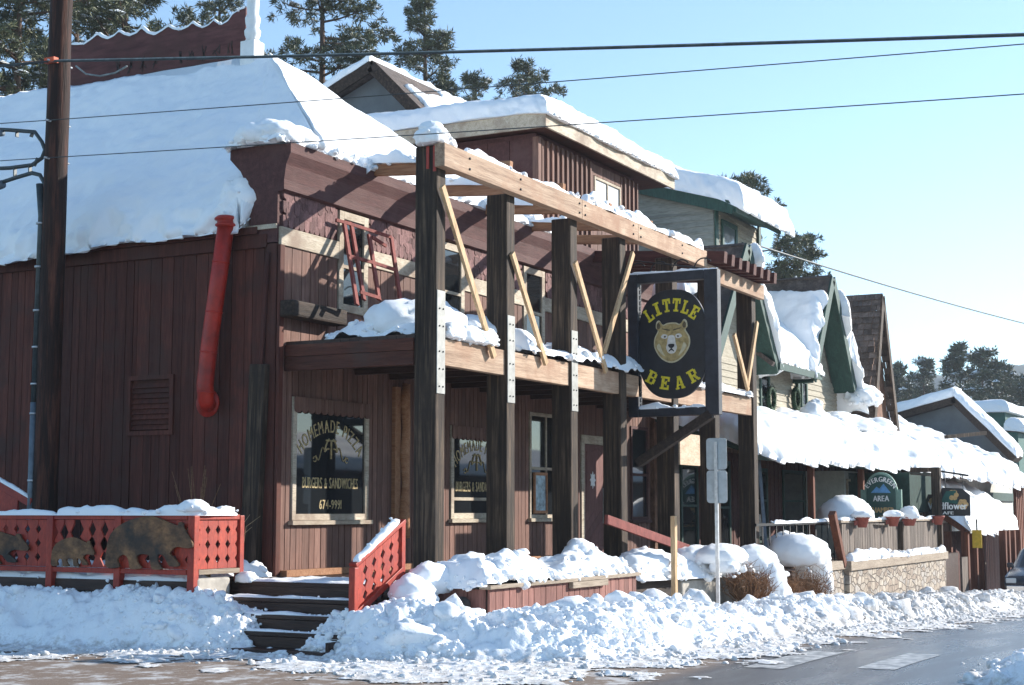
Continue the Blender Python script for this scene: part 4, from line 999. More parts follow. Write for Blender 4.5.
# =================================================================== TIMBER PORCH
por = thing('timber_porch', (16.5, 9.9, 0.74), 'two-storey porch of old dark posts with a new fir top beam', 'porch')
PX = [16.54, 18.42, 20.42, 22.22, 24.42, 26.42, 28.52]
PY0, PY1 = 9.77, 10.09
for i, x in enumerate(PX):
    top = 6.20 if i == 0 else 5.92
    mb = MB(); w2 = .12 if i else .115
    mb.box(x - w2, x + w2, PY0, PY1, 0.70, top)
    po = mb.build('post', M['timber'], por, bevel=.018)
    if i < 3: MB().box(x - w2 + .01, x + w2 - .02, PY0 - .012, PY0 - .001, 3.05, 4.24 if i else 4.35).build('splice_plate', M['plate'], po, bevel=.003)
    if i < 3:
        mb = MB()
        for zb_ in (3.14, 3.36, 3.58, 3.9, 4.12):
            for xo in (-.05, .04): mb.tube([(x + xo, PY0 - .012, zb_), (x + xo, PY0 - .022, zb_)], .011, 6)
        mb.build('bolt', M['iron'], po)
    if i == 0:
        mb = MB(); mb.box(x - w2 - .012, x - w2 - .001, PY0 + .01, PY0 + .05, 5.86, 6.19); mb.box(x - w2 - .012, x - w2 - .001, PY0 + .11, PY0 + .15, 5.9, 6.19); mb.build('red_wedge', M['red'], po)
mb = MB()
for a, b in ((16.36, 20.4), (20.404, 22.5), (22.504, 25.6)): mb.box(a, b, 9.62, 9.766, 5.90, 6.20)
mb.build('top_beam', M['beam'], por, bevel=.008)
MB().box(25.604, 28.85, 9.66, 9.766, 5.72, 6.0).build('tail_beam', M['beam'], por, bevel=.008)
mb = MB()
for x in (17.0, 18.42, 20.3, 20.5, 22.3, 22.6, 24.4):
    for zb_ in (5.98, 6.12): mb.tube([(x, 9.622, zb_), (x, 9.606, zb_)], .016, 6)
mb.build('bolt', M['iron'], por)
for x in (18.3, 19.95, 21.6, 23.25, 24.75):
    MB().bar((x, 9.70, 6.28), (x, 12.75, 6.53), .09, .16, (0, 0, 1)).build('rafter', M['rafter'], por, bevel=.006)
for k in range(8):
    x = 25.85 + k * .40
    MB().bar((x, 9.36, 6.10), (x, 12.3, 6.34), .16, .21, (0, 0, 1)).build('dark_rafter', M['tail'], por, bevel=.006)
mb = MB()
for k in range(len(PX) - 1): mb.box(PX[k] + .122, PX[k + 1] - .122, 9.80, 9.92, 3.42, 3.76)
mb.build('front_rim', M['beam'], por, bevel=.008)
mb = MB()
for a, b in ((3.42, 3.60), (3.605, 3.76)): mb.box(16.40, 16.47, 10.09, YF - .03, a, b)
mb.build('side_rim', M['rim'], por, bevel=.006)
mb = MB()
y = 9.93
while y < YF - .08:
    mb.box(16.44, 28.5, y, y + .138, 3.765, 3.81); y += .143
mb.build('balcony_floor', M['steps'], por)
for x in (17.2, 18.1, 19.0, 19.9, 20.8, 21.7, 22.6, 23.5, 24.4, 25.3, 26.2, 27.1, 28.0):
    MB().box(x - .04, x + .04, 9.925, YF - .04, 3.50, 3.76).build('joist', M['steps'], por)
BR = [((442, 186), (494, 357), 9.70, 9.74), ((512, 253), (546, 364), 9.74, 9.74), ((575, 262), (606, 372), 9.70, 9.74), ((633, 253), (604, 352), 9.70, 9.76)]
for (a, b, ya, yb) in BR:
    pa, pb = at(*a, 'Y', ya), at(*b, 'Y', yb); MB().bar(pa, pb, .045, .095, (1, 0, 0)).build('brace', M['brace'], por, bevel=.003)
for (a, b) in (((734, 334), (748, 390)), ((757, 322), (747, 388))):
    MB().bar(at(*a, 'Y', 9.72), at(*b, 'Y', 9.74), .05, .1, (1, 0, 0)).build('brace', M['brace'], por, bevel=.003)
# far posts under the sign and the plywood notice
S = SnowMesh(); S.blob((PX[0] - .03, 9.88, 6.30), (.25, .23, .17), 41, .3, flat=.5, lump=.1); S.blob((PX[0] + .16, 9.80, 6.26), (.17, .15, .12), 44, .3, lump=.1); S.blob((PX[0] - .06, 9.9, 6.42), (.17, .16, .10), 40, .3); S.build('round snow cap on the top of the nearest porch post')
S = SnowMesh(); S.strip([(17.0, 9.7, 6.20), (20.4, 9.7, 6.20)], .14, .07, 42, .9, 2.2); S.strip([(20.6, 9.7, 6.20), (25.5, 9.7, 6.20)], .17, .12, 43, 1.1, 1.8); S.blob((21.9, 9.75, 6.24), (.22, .12, .14), 4); S.blob((22.35, 9.75, 6.24), (.35, .12, .16), 5)
S.build('uneven snow along the new fir top beam')
S = SnowMesh()
for i, x in enumerate((18.3, 19.95, 21.6, 23.25)):
    S.strip([(x, 10.6 + .2 * i, 6.45), (x, 12.4, 6.60)], .16, .13, 45 + i, 1.0, 2.5)
    S.blob((x + .2, 12.25 - .05 * i, 6.58), (.32, .26, .17), 46 + i)
S.build('lumps of snow caught on the open porch rafters')
S = SnowMesh()
S.heap([(16.55, 9.95), (18.7, 9.95), (18.7, 11.6), (16.55, 11.7)], .42, 51, zb=3.81, edge=.9, amp=.25, freq=1.0, lump=.02)
S.blob((17.55, 10.7, 4.02), (.95, .62, .40), 52, .12, lump=.03); S.blob((18.3, 10.3, 3.95), (.6, .4, .3), 56, .12, lump=.03); S.build('tall heap of snow on the near end of the balcony')
S = SnowMesh(); S.heap([(18.9, 9.72), (24.3, 9.72), (24.3, 10.9), (18.9, 10.9)], .26, 53, zb=3.80, edge=.3, amp=.6, freq=1.2, lump=.02)
for x in (16.95, 17.4, 17.75): S.blob((x, 9.83, 3.84), (.3, .14, .16), int(x * 10), .2)
S.build('broken snow along the balcony edge between the dark posts')
S = SnowMesh(); S.strip([(25.0, 9.86, 3.78), (28.4, 9.86, 3.78)], .26, .16, 54, .9, 1.5); S.build('ragged snow on the far balcony edge right of the hanging sign')

# red folding ladder leaning on the upper front
lad = thing('folding_ladder', (17.6, 11.6, 3.81), 'dull red folding ladder leaning under the cream upper window', 'ladder')
LY = lambda py: 11.98 - .55 * (py - 222) / 80
RL = [((344, 222), (357, 305)), ((351, 223), (364, 300)), ((369, 235), (379, 300)), ((391, 237), (402, 312))]
for a, b in RL: MB().bar(at(*a, 'Y', LY(a[1])), at(*b, 'Y', LY(b[1])), .035, .065, (1, 0, 0)).build('rail', M['ladder'], lad)
for a, b in (((344, 222), (391, 237)), ((349, 256), (371, 262)), ((371, 262), (396, 270)), ((360, 292), (380, 298)), ((336, 220), (351, 224)), ((372, 237), (386, 246))):
    MB().bar(at(*a, 'Y', LY(a[1]) - .02), at(*b, 'Y', LY(b[1]) - .02), .03, .045).build('rung', M['ladder'], lad)

# =================================================================== LITTLE BEAR HANGING SIGN
HX = 22.95
hs = thing('hanging_sign', (HX, 9.2, 3.1), 'black oval sign with yellow lettering and tan bear head in a dark frame', 'sign')
Y0, Y1, Z0, Z1 = 8.43, 9.98, 3.10, 5.42
mb = MB(); f_ = .17
mb.box(HX - .08, HX + .08, Y0, Y0 + f_ + .06, Z0, Z1); mb.box(HX - .08, HX + .08, Y1 - f_ - .01, Y1, Z0, Z1)
mb.box(HX - .078, HX + .078, Y0 + f_ + .061, Y1 - f_ - .011, Z0, Z0 + .13); mb.box(HX - .078, HX + .078, Y0 + f_ + .061, Y1 - f_ - .011, Z1 - .15, Z1)
mb.build('frame', M['signframe'], hs, bevel=.012)
BYc, BZc = 9.23, 4.26; hw_, hh_ = .60, .88


def oval(k, n=64):
    out = []
    for i in range(n):
        t = 2 * math.pi * i / n; c, s_ = math.cos(t), math.sin(t); e = 2 / 2.5
        out.append((BYc + k * hw_ * math.copysign(abs(c) ** e, c), BZc + k * hh_ * math.copysign(abs(s_) ** e, s_)))
    return out


bo = MB().prism(oval(1.0), 'X', HX - .03, HX + .03).build('board', M['black'], hs, bevel=.006)


def sg(a, b, d=0.0): return (HX - .034 - d, BYc - a, BZc + b)   # board coordinates, a to the viewer's right


mb = MB()
for word, rad, czc, lh, lw, spread, sgn in (('LITTLE', .60, .03, .215, .135, 1.42, 1), ('BEAR', .62, -.02, .21, .165, 1.22, -1)):
    n = len(word)
    for i, ch in enumerate(word):
        t = (i / (n - 1) - .5) * spread
        if sgn > 0: o = (math.sin(t) * rad, czc + math.cos(t) * rad); rot = -t * .8
        else: o = (math.sin(t) * rad, czc - math.cos(t) * rad); rot = t * .8
        def fn(x, y, o=o, rot=rot, lw=lw, lh=lh):
            a, b = (x - .5) * lw, (y - .5) * lh
            return sg(o[0] + a * math.cos(rot) - b * math.sin(rot), o[1] + a * math.sin(rot) + b * math.cos(rot))
        slab_letter(mb, ch, fn)
mb.build('lettering', M['yellow'], bo)


def smooth_poly(pts, n=4):
    out = []; m = len(pts)
    for i in range(m):
        p0, p1, p2, p3 = (np.array(pts[(i + k) % m], float) for k in (-1, 0, 1, 2))
        for t in np.linspace(0, 1, n, endpoint=False):
            out.append(tuple(.5 * ((2 * p1) + (-p0 + p2) * t + (2 * p0 - 5 * p1 + 4 * p2 - p3) * t * t + (-p0 + 3 * p1 - 3 * p2 + p3) * t ** 3)))
    return out


def relief(mb, pts, d0, d1, k=1.0, mi=0, smooth=True, c=(0, 0)):
    q = smooth_poly(pts) if smooth else pts
    v0 = [sg(c[0] + (a - c[0]) * k, c[1] + (b - c[1]) * k, d0) for a, b in q]; v1 = [sg(c[0] + (a - c[0]) * k, c[1] + (b - c[1]) * k, d1) for a, b in q]; n = len(q)
    mb.add(v0 + v1, [tuple(range(n, 2 * n))] + [(i, (i + 1) % n, n + (i + 1) % n, n + i) for i in range(n)], mi)


hd = [(-.16, .30), (-.225, .375), (-.275, .345), (-.285, .25), (-.25, .20), (-.31, .08), (-.32, -.06), (-.27, -.18), (-.20, -.27), (-.10, -.335), (0, -.355), (.10, -.33), (.20, -.26), (.28, -.16), (.33, -.04), (.32, .08), (.25, .20), (.285, .25), (.275, .34), (.225, .375), (.155, .30), (.08, .325), (0, .33), (-.08, .325)]
_sg = sg
def sg(a, b, d=0.0): return _sg(a * .95, b * .95 + .03, d)


mb = MB()
relief(mb, hd, 0.0, .008, 1.0, 0); relief(mb, hd, .008, .016, .93, 1, c=(0, 0))
for s in (-1, 1):
    relief(mb, [(s * .235, .335), (s * .265, .30), (s * .255, .235), (s * .215, .235), (s * .20, .285)], .016, .019, 1, 3)
    relief(mb, [(s * .08, .12), (s * .15, .135), (s * .19, .09), (s * .14, .06), (s * .08, .07)], .016, .019, 1, 2)
    relief(mb, [(s * .10, .105), (s * .13, .105), (s * .135, .08), (s * .105, .08)], .019, .022, 1, 3)
    relief(mb, [(s * .04, .21), (s * .16, .235), (s * .16, .22), (s * .04, .19)], .016, .019, 1, 3)
    relief(mb, [(s * .22, -.02), (s * .27, -.08), (s * .20, -.18), (s * .12, -.24), (s * .17, -.14)], .016, .018, 1, 0)
relief(mb, [(-.05, .10), (.05, .10), (.075, -.02), (.095, -.10), (.06, -.18), (0, -.20), (-.06, -.18), (-.095, -.10), (-.075, -.02)], .016, .024, 1, 2)
relief(mb, [(-.05, -.04), (.05, -.04), (.045, -.085), (0, -.11), (-.045, -.085)], .024, .030, 1, 4)
relief(mb, [(-.008, -.11), (.008, -.11), (.05, -.155), (.04, -.165), (0, -.14), (-.04, -.165), (-.05, -.155)], .024, .027, 1, 4)
mb.build('bear_head', [M['bearpale'], M['beartan'], M['bearwhite'], M['beardark'], M['black']], bo)
mb = MB()
for yy in (BYc - .56, BYc + .56):
    for z0, z1 in ((Z0 + .12, BZc - .45), (BZc + .45, Z1 - .14)):
        k = int((z1 - z0) / .045)
        for i in range(k):
            zc = z0 + .02 + i * .045; s = .012; t = i % 2
            mb.tube([(HX + (s if t else 0) * math.cos(a), yy + (0 if t else s) * math.cos(a), zc + .03 * math.sin(a)) for a in np.linspace(0, 2 * math.pi, 7)], .005, 4, caps=False)
mb.build('chain', M['iron'], hs)
mb = MB(); mb.bar((HX, Y0 + .15, Z0 + .02), (HX, 9.86, 2.35), .14, .17, (1, 0, 0)); mb.build('knee_brace', M['timberx'], hs, bevel=.01)
mb = MB()
for k in range(4):
    yb = Y1 - .15 - k * .38
    mb.tube([(HX + .02, yb + .16 * math.cos(t), Z1 + .03 + .17 * math.sin(t)) for t in np.linspace(-.1, 2.4, 12)], .012, 5)
mb.tube([(HX, Y1 - .05, Z1 + .25), (HX, Y0 + .2, Z1 + .02)], .012, 5)
mb.build('iron_scroll', M['iron'], hs)
S = SnowMesh(); S.strip([(HX, Y1 - .12, Z0 + .13), (HX, Y0 + .24, Z0 + .13)], .15, .06, 61, .8, 4); S.strip([(HX, Y1, Z1), (HX, Y0, Z1)], .13, .035, 62, .8, 4)
S.build('narrow snow resting on the bars of the hanging bear sign frame')

# =================================================================== LEFT PATIO RAILING WITH CARVED BEARS
def cut_panel(mb, fn, L, Hh, th, board=.235, seed=0, rows=(.25, .5, .75), big=False):
    """boards whose meeting edges are sawn to leave diamond holes; fn(u, z, t) places a point"""
    n = max(1, round(L / board)); bw = L / n
    for i in range(n):
        u0, u1 = i * bw + .003, (i + 1) * bw - .003; k = .045 if not big else .06; hz = .055 if not big else .10
        left, right = [], []
        for r in rows:
            z = r * Hh
            left += [(u0, z - hz), (u0 + k, z), (u0, z + hz)]; right += [(u1, z - hz), (u1 - k, z), (u1, z + hz)]
        poly = [(u0, 0)] + [(u1, 0)] + right + [(u1, Hh), (u0, Hh)] + left[::-1]
        m = len(poly); vs = [fn(u, z, 0) for u, z in poly] + [fn(u, z, th) for u, z in poly]
        mb.add(vs, [tuple(range(m)), tuple(range(2 * m - 1, m - 1, -1))] + [(j, (j + 1) % m, m + (j + 1) % m, m + j) for j in range(m)])


FX, FYR = 14.50, 11.95
rail = thing('patio_railing', (FX, FYR, 0.8), 'bright red patio railing with diamond cut-outs and wooden bear silhouettes', 'railing')
BAYS = [(12.02, 13.05), (13.13, 14.16), (14.24, 15.55), (15.63, 17.0), (17.08, 18.4)]
for i, y in enumerate((FYR, 13.09, 14.20, 15.59, 17.04, 18.45)):
    MB().box(FX - .05, FX + .05, y - .05, y + .05, .30, 1.54).build('post', M['red'], rail, bevel=.008)
for i, (a, b) in enumerate(BAYS):
    mb = MB(); mb.box(FX - .035, FX + .035, a + .0, b - .0, 1.49, 1.55); mb.build('top_rail', M['red'], rail, bevel=.006)
    mb = MB(); mb.box(FX - .035, FX + .035, a + .0, b - .0, .84, .90); mb.build('bottom_rail', M['red'], rail, bevel=.006)
    mb = MB()
    if i == 1:
        cut_panel(mb, lambda u, z, t: (FX - .012 + t, a + u, .905 + z), .60, .58, .022, rows=(.2, .5, .8), big=True)
        for k in (.70, .87): cut_panel(mb, lambda u, z, t: (FX - .012 + t, a + k + u, .905 + .30 + z), .15, .28, .022, board=.15, rows=(.45,), big=True)
    else: cut_panel(mb, lambda u, z, t: (FX - .012 + t, a + u, .905 + z), b - a, .58, .022, rows=(.2, .5, .8), board=.2)
    mb.build('panel', M['red'], rail)
BEAR = [(0.02, .06), (.03, .30), (.05, .50), (.12, .68), (.26, .82), (.42, .90), (.58, .92), (.70, .86), (.80, .80), (.88, .76), (.90, .82), (.945, .80), (.955, .72), (.985, .64), (1.02, .56), (1.06, .45), (1.05, .37), (.98, .36), (.90, .38), (.84, .36), (.80, .27), (.84, .20), (.90, .10), (.90, .04), (.80, .04), (.77, .10), (.72, .22), (.66, .24), (.66, .12), (.70, .03), (.70, -.02), (.60, -.02), (.57, .08), (.55, .22), (.46, .24), (.40, .20), (.42, .08), (.46, .02), (.44, -.02), (.33, -.02), (.31, .08), (.28, .20), (.21, .22), (.17, .14), (.19, .05), (.18, .0), (.07, -.02)]


def bear_cut(y_left, y_right, z0, h, x):
    pl = [(y_left + (y_right - y_left) * u, z0 + h * v) for u, v in smooth_poly(BEAR, 3)]
    return MB().prism(pl, 'X', x - .03, x)


bear_cut(13.27, 11.98, .915, .67, FX - .052).build('bear_cutout', M['bearwood'], rail, bevel=.004)
bear_cut(14.18, 13.50, .92, .38, FX - .020).build('bear_cutout', M['bearwood'], rail, bevel=.003)
bear_cut(15.95, 14.62, .93, .46, FX - .030).build('bear_cutout', M['bearwood'], rail, bevel=.003)
# return panel along X
mb = MB(); cut_panel(mb, lambda u, z, t: (FX + .06 + u, FYR - .012 + t, .905 + z), .76, .58, .022, rows=(.2, .5, .8), board=.19); mb.build('panel', M['red'], rail)
mb = MB(); mb.box(FX + .052, FX + .83, FYR - .035, FYR + .035, 1.49, 1.55); mb.build('top_rail', M['red'], rail, bevel=.006)
mb = MB(); mb.box(FX + .052, FX + .83, FYR - .05, FYR + .035, .84, .90); mb.build('bottom_rail', M['greywoodx'], rail, bevel=.006)
MB().box(FX + .835, FX + .92, FYR - .04, FYR + .05, .60, 1.54).build('post', M['red'], rail, bevel=.008)
dk = MB(); dk.box(FX + .02, XS - .07, FYR + .06, 20, .62, .76)
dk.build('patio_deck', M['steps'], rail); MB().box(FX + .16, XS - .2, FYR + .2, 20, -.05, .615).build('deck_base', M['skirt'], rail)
MB().box(FX + .02, FX + .64, FYR - .06, FYR + .0, .52, .80).build('stone_block', M['concrete'], rail, bevel=.03)
S = SnowMesh(); S.strip([(FX, 19, 1.552), (FX, 14.3, 1.552), (FX, 13.8, 1.552)], .12, .04, 71, .9, 2.5)
S.strip([(FX, 14.1, 1.552), (FX, 12.9, 1.552), (FX + .02, 12.0, 1.552), (FX + .10, 11.95, 1.552), (FX + .8, 11.95, 1.552)], .15, .085, 72, 1.0, 2.3)
S.blob((FX + .12, 12.05, 1.63), (.2, .2, .10), 73, .2); S.blob((FX + .62, 11.98, 1.60), (.16, .09, .07), 74, .2)
S.build('lumpy snow on the top rail of the red patio railing')
S = SnowMesh(); S.heap([(FX + .08, 12.03), (XS - .1, 12.03), (XS - .1, 19), (FX + .08, 19)], .14, 75, zb=.76, edge=.2, amp=.5, freq=1.4); S.strip([(FX + .10, 18, .76), (FX + .10, 12.1, .76)], .12, .06, 76, .4); S.blob((FX + .1, 13.9, .95), (.06, .22, .2), 77)
S.build('shaded snow on the patio deck behind the red railing')
# red stair rail climbing behind the deck at the left edge
r2 = thing('deck_handrail', (15.3, 16.6, .76), 'short red board handrail sloping down behind the left end of the patio railing', 'handrail')
pa, pb = at(-25, 470, 'X', 15.3), at(32, 503, 'X', 15.3)
MB().bar(pa, pb, .05, .12).build('rail', M['red'], r2, bevel=.005)
mb = MB(); mb.prism([(pa[1], .76), (pb[1] + .3, .76), (pb[1] + .25, pb[2] + .08), (pa[1], pa[2] - .08)], 'X', 15.29, 15.32); mb.build('panel', M['red'], r2)
S = SnowMesh(); S.strip([(pa[0], pa[1], pa[2] + .06), (pb[0], pb[1], pb[2] + .06)], .07, .035, 78, .4); S.build('thin snow on the sloping red handrail behind the patio')

# straw plant and shrub stems behind the railing
mb = MB(); rg = random.Random(4)
for c, n, hgt in (((15.0, 12.15, 1.0), 34, .85), ((15.5, 12.1, 1.0), 26, .7)):
    for i in range(n):
        a = rg.uniform(0, 6.28); l = rg.uniform(.5, 1) * hgt; o = rg.uniform(.02, .32)
        mb.tube([(c[0] + .04 * math.cos(a), c[1] + .04 * math.sin(a), c[2] - .25), (c[0] + o * .4 * math.cos(a), c[1] + o * .4 * math.sin(a), c[2] + l * .6), (c[0] + o * math.cos(a), c[1] + o * math.sin(a), c[2] + l * .8)], [.006, .005, .002], 4)
tag(mb.build('dry_plant', M['straw']), 'dry straw-coloured plant stems poking up behind the railing corner', 'plant')
mb = MB()
for i in range(16):
    a = rg.uniform(0, 6.28); o = rg.uniform(.1, .4); l = rg.uniform(.8, 1.5); c = (15.75, 12.95, .76)
    mb.tube([(c[0], c[1], c[2]), (c[0] + .4 * o * math.cos(a), c[1] + .4 * o * math.sin(a), c[2] + l * .6), (c[0] + o * math.cos(a) * .6, c[1] + o * math.sin(a), c[2] + l)], [.010, .007, .003], 4)
tag(mb.build('bare_shrub', M['twig']), 'bare thin shrub against the dark red side wall', 'shrub')

# =================================================================== STEPS, STAIR RAIL
st = thing('wooden_steps', (14.6, 10.9, 0), 'dark wet wooden steps dusted with snow between red rails', 'steps')
for i, (x, z) in enumerate(((15.0, .57), (14.7, .40), (14.4, .23), (14.1, .06))):
    MB().box(x - .03, x + .31, 9.78, 11.88, z - .05, z).build('tread', M['steps'], st, bevel=.008)
    MB().box(x + .27, x + .31, 9.80, 11.86, z + .003, z + .115).build('riser', M['steps'], st)
MB().box(14.15, 15.28, 9.76, 9.80, -.05, .16).build('stringer', M['steps'], st)
S = SnowMesh()
for i, (x, z) in enumerate(((15.3, .74), (15.0, .57), (14.7, .40), (14.4, .23))):
    if i == 0: S.heap([(15.32, 9.85), (16.2, 9.9), (16.2, 11.85), (15.32, 11.85)], .03, 80, zb=z, edge=.12, amp=.8, freq=2.4, lump=.008)
    else: S.strip([(x + .08, 9.9, z), (x + .06, 11.8, z)], .15, .022, 80 + i, .9, 2.5)
S.blob((15.38, 11.82, .76), (.12, .16, .09), 85, .2)
S.build('thin trodden snow on the porch edge and dark steps')
sr = thing('stair_railing', (15.0, 9.7, .3), 'bright red slanted stair panel with diamond holes, snow on its cap', 'railing')
X0, X1, zb0, zb1, hh2 = 14.52, 15.52, .46, .93, .50
mb = MB(); sl = (zb1 - zb0) / (X1 - X0)
cut_panel(mb, lambda u, z, t: (X0 + .06 + u, 9.69 + t, zb0 + sl * u + z), X1 - X0 - .1, hh2, .022, rows=(.22, .5, .78), board=.175); mb.build('panel', M['red'], sr)
MB().bar((X0, 9.70, zb0 + hh2 + .03), (X1 + .04, 9.70, zb1 + hh2 + .05), .10, .045).build('cap', M['red'], sr, bevel=.005)
MB().bar((X0 + .05, 9.68, zb0 - .0), (X1, 9.68, zb1 - .02), .05, .07).build('bottom_rail', M['red'], sr, bevel=.005)
MB().box(X0 - .02, X0 + .06, 9.66, 9.74, .0, zb0 + hh2 + .005).build('post', M['red'], sr, bevel=.006); MB().box(X1 - .03, X1 + .05, 9.66, 9.74, .5, zb1 + hh2 + .02).build('post', M['red'], sr, bevel=.006)
S = SnowMesh(); S.strip([(X0 + .02, 9.70, zb0 + hh2 + .055), (X1 - .05, 9.70, zb1 + hh2 + .06)], .10, .05, 90, .4, 4); S.build('narrow snow along the cap of the red stair railing')

# exhaust duct
du = thing('exhaust_duct', (16.0, 13.2, 3.0), 'bright red metal exhaust duct climbing the dark side wall to the eave', 'duct')
px = XS - .24
pts = [at(208, 403, 'X', XS - .03), at(207.5, 404, 'X', px + .1), at(206, 400, 'X', px)] + [at(a, b, 'X', px) for a, b in ((205, 385), (210, 340), (217, 290), (226, 226))]
mb = MB(); mb.tube(pts, .112, 16); mb.build('pipe', M['ductred'], du)
mb = MB()
for q in ((208.5, 352), (206, 392), (214, 312), (221, 262)):
    c = Vector(at(*q, 'X', px)); d = (Vector(pts[-1]) - Vector(pts[3])).normalized(); mb.tube([c - d * .012, c + d * .012], .118, 16)
mb.build('joint_band', M['ductred'], du)
c = Vector(pts[0]); mb = MB(); mb.tube([c + Vector((-.015, 0, 0)), c + Vector((.01, 0, 0))], .19, 20); mb.build('wall_flange', M['ductred'], du)
c = Vector(pts[-1]); mb = MB(); mb.lathe([(.10, c.z - .02), (.145, c.z + .0), (.145, c.z + .02), (.12, c.z + .03), (.12, c.z + .07), (.155, c.z + .08), (.155, c.z + .10), (.12, c.z + .13)], c.x, c.y, 18); mb.build('cap', M['ductred'], du)

# =================================================================== UTILITY POLE AND WIRES
PXY = (15.42, 15.25)
up = thing('utility_pole', (*PXY, .76), 'tall dark creosoted utility pole with a conduit strapped to it', 'utility pole')
mb = MB(); n = 24
mb.tube([(PXY[0] + .003 * math.sin(i * 1.3), PXY[1] + .003 * math.cos(i * 1.7), .3 + 10.2 * i / n) for i in range(n + 1)], [.168 - .02 * i / n for i in range(n + 1)], 20); mb.build('shaft', M['pole'], up)
cx_, cy2 = PXY[0] - .10, PXY[1] + .155
mb = MB(); mb.tube([(cx_, cy2, .6), (cx_, cy2, 3.05)], .052, 12); mb.build('conduit', M['conduit'], up)
mb = MB(); mb.tube([(cx_, cy2, 3.05), (cx_ + .01, cy2 - .01, 5.6), (cx_ - .01, cy2 + .03, 6.05)], .05, 10); mb.build('riser_cable', M['cable'], up)
mb = MB()
for z in (1.2, 2.0, 2.9, 3.3, 3.8, 4.3, 4.9, 5.5): mb.tube([(cx_, cy2, z - .012), (cx_, cy2, z + .012)], .062, 10)
mb.build('clamp', M['metal'], up)
def zp(py): return at(55, py, 'X', PXY[0])[2]
mb = MB()
pa = [at(a, b, 'X', PXY[0] - .1) for a, b in ((-40, 128), (10, 130), (35, 132), (42, 142), (45, 150), (42, 158), (32, 165), (10, 168), (-40, 170))]
mb.tube(pa, .028, 8); pb = [at(a, b, 'X', PXY[0] - .1) for a, b in ((-40, 186), (0, 183), (15, 178), (32, 173), (40, 175), (46, 186), (45, 205))]; mb.tube(pb, .03, 8)
for a, b, c, d in ((17, 131, 17, 137), (33, 132, 31, 137), (38, 158, 34, 166), (15, 167, 15, 178), (30, 165, 30, 174)): mb.bar(at(a, b, 'X', PXY[0] - .1), at(c, d, 'X', PXY[0] - .1), .02, .05, (1, 0, 0))
mb.build('cable_loop', M['cable'], up)
mb = MB(); c = at(3, 184, 'X', PXY[0] - .12); mb.tube([c, (c[0], c[1] + .25, c[2] - .05)], .06, 10); c = at(3, 133, 'X', PXY[0] - .12); mb.tube([c, (c[0], c[1] + .2, c[2])], .045, 10); mb.build('splice_case', M['conduit'], up)
mb = MB(); mb.box(PXY[0] - .21, PXY[0] - .12, PXY[1] - .10, PXY[1] + .08, zp(67), zp(62)); mb.build('cable_marker', M['orange'], up)
mb = MB()
for py in (65, 124, 161): mb.tube([(PXY[0] - .24, PXY[1] - .02, zp(py)), (PXY[0] + .22, PXY[1] - .02, zp(py))], .014, 6)
mb.build('bolt', M['metal'], up)


def wire_pts(p0, p1, sag, n=40):
    p0, p1 = Vector(p0), Vector(p1); return [p0.lerp(p1, i / n) - Vector((0, 0, sag * 4 * (i / n) * (1 - i / n))) for i in range(n + 1)]


def beyond(p0, p1, k):
    return tuple(Vector(p0) + (Vector(p1) - Vector(p0)) * k)


def sky_pt(px, py, D):
    x, y = ground_at(px, D); return (x, y, at(px, py, 'X', x)[2])


wx = PXY[0] - .2
A = (wx, PXY[1], zp(66)); Bq = beyond(A, sky_pt(1250, 17, 14), 1.66); ENDS = [Bq]
wt = thing('utility_cable', A, 'thick black lashed cable crossing the top of the picture', 'cable')
mb = MB(); mb.tube(wire_pts(A, Bq, .08, 90), .013, 6); mb.build('sheath', M['cable'], wt)
mb = MB(); mb.tube([p + Vector((0, 0, .018)) for p in wire_pts(A, Bq, .08, 90)], .009, 5); mb.build('strand', M['messenger'], wt)
mb = MB(); L0 = wire_pts(A, Bq, .08, 90)
lp = [at(a, b, 'X', wx - .02) for a, b in ((76, 66), (86, 74), (100, 76), (115, 73), (127, 66))]; mb.tube(lp, .012, 6); mb.build('service_loop', M['messenger'], wt)
mb = MB(); mb.tube(wire_pts(A, beyond(A, at(-160, 70, 'X', wx - .1), 7), .3, 40), .019, 6); mb.build('sheath', M['cable'], wt)
for lab, py, e in (('middle thin wire crossing the roof snow from the pole', 124, (1250, 19, 14)), ('lowest thin wire from the pole passing the porch top', 161, (1250, 72, 14))):
    A = (wx, PXY[1], zp(py)); mb = MB(); Bw = beyond(A, sky_pt(*e), 1.66); ENDS.append(Bw); mb.tube(wire_pts(A, Bw, .05, 80), .0065, 5); mb.tube(wire_pts(A, beyond(A, at(-160, py + 3, 'X', wx - .1), 7), .2, 30), .0065, 5)
    tag(mb.build('utility_wire', M['cable']), lab, 'wire')
up2 = thing('utility_pole', (ENDS[0][0] + .2, ENDS[0][1], 0), 'utility pole on the opposite pavement carrying the far ends of the cables', 'utility pole')
mb = MB(); mb.tube([(ENDS[0][0] + .2, ENDS[0][1], -.5 + .8 * i) for i in range(13)], [.17 - .004 * i for i in range(13)], 16); mb.build('shaft', M['pole'], up2)
mb = MB()
for e in ENDS: mb.tube([(ENDS[0][0] + .25, ENDS[0][1], e[2]), tuple(e)], .014, 6)
mb.build('bolt', M['metal'], up2)
mb = MB(); mb.tube(wire_pts(sky_pt(735, 236, 46), sky_pt(1130, 345, 75), .25, 40), .028, 6); tag(mb.build('utility_wire', M['cable']), 'single wire slanting down across the sky at the right', 'wire')

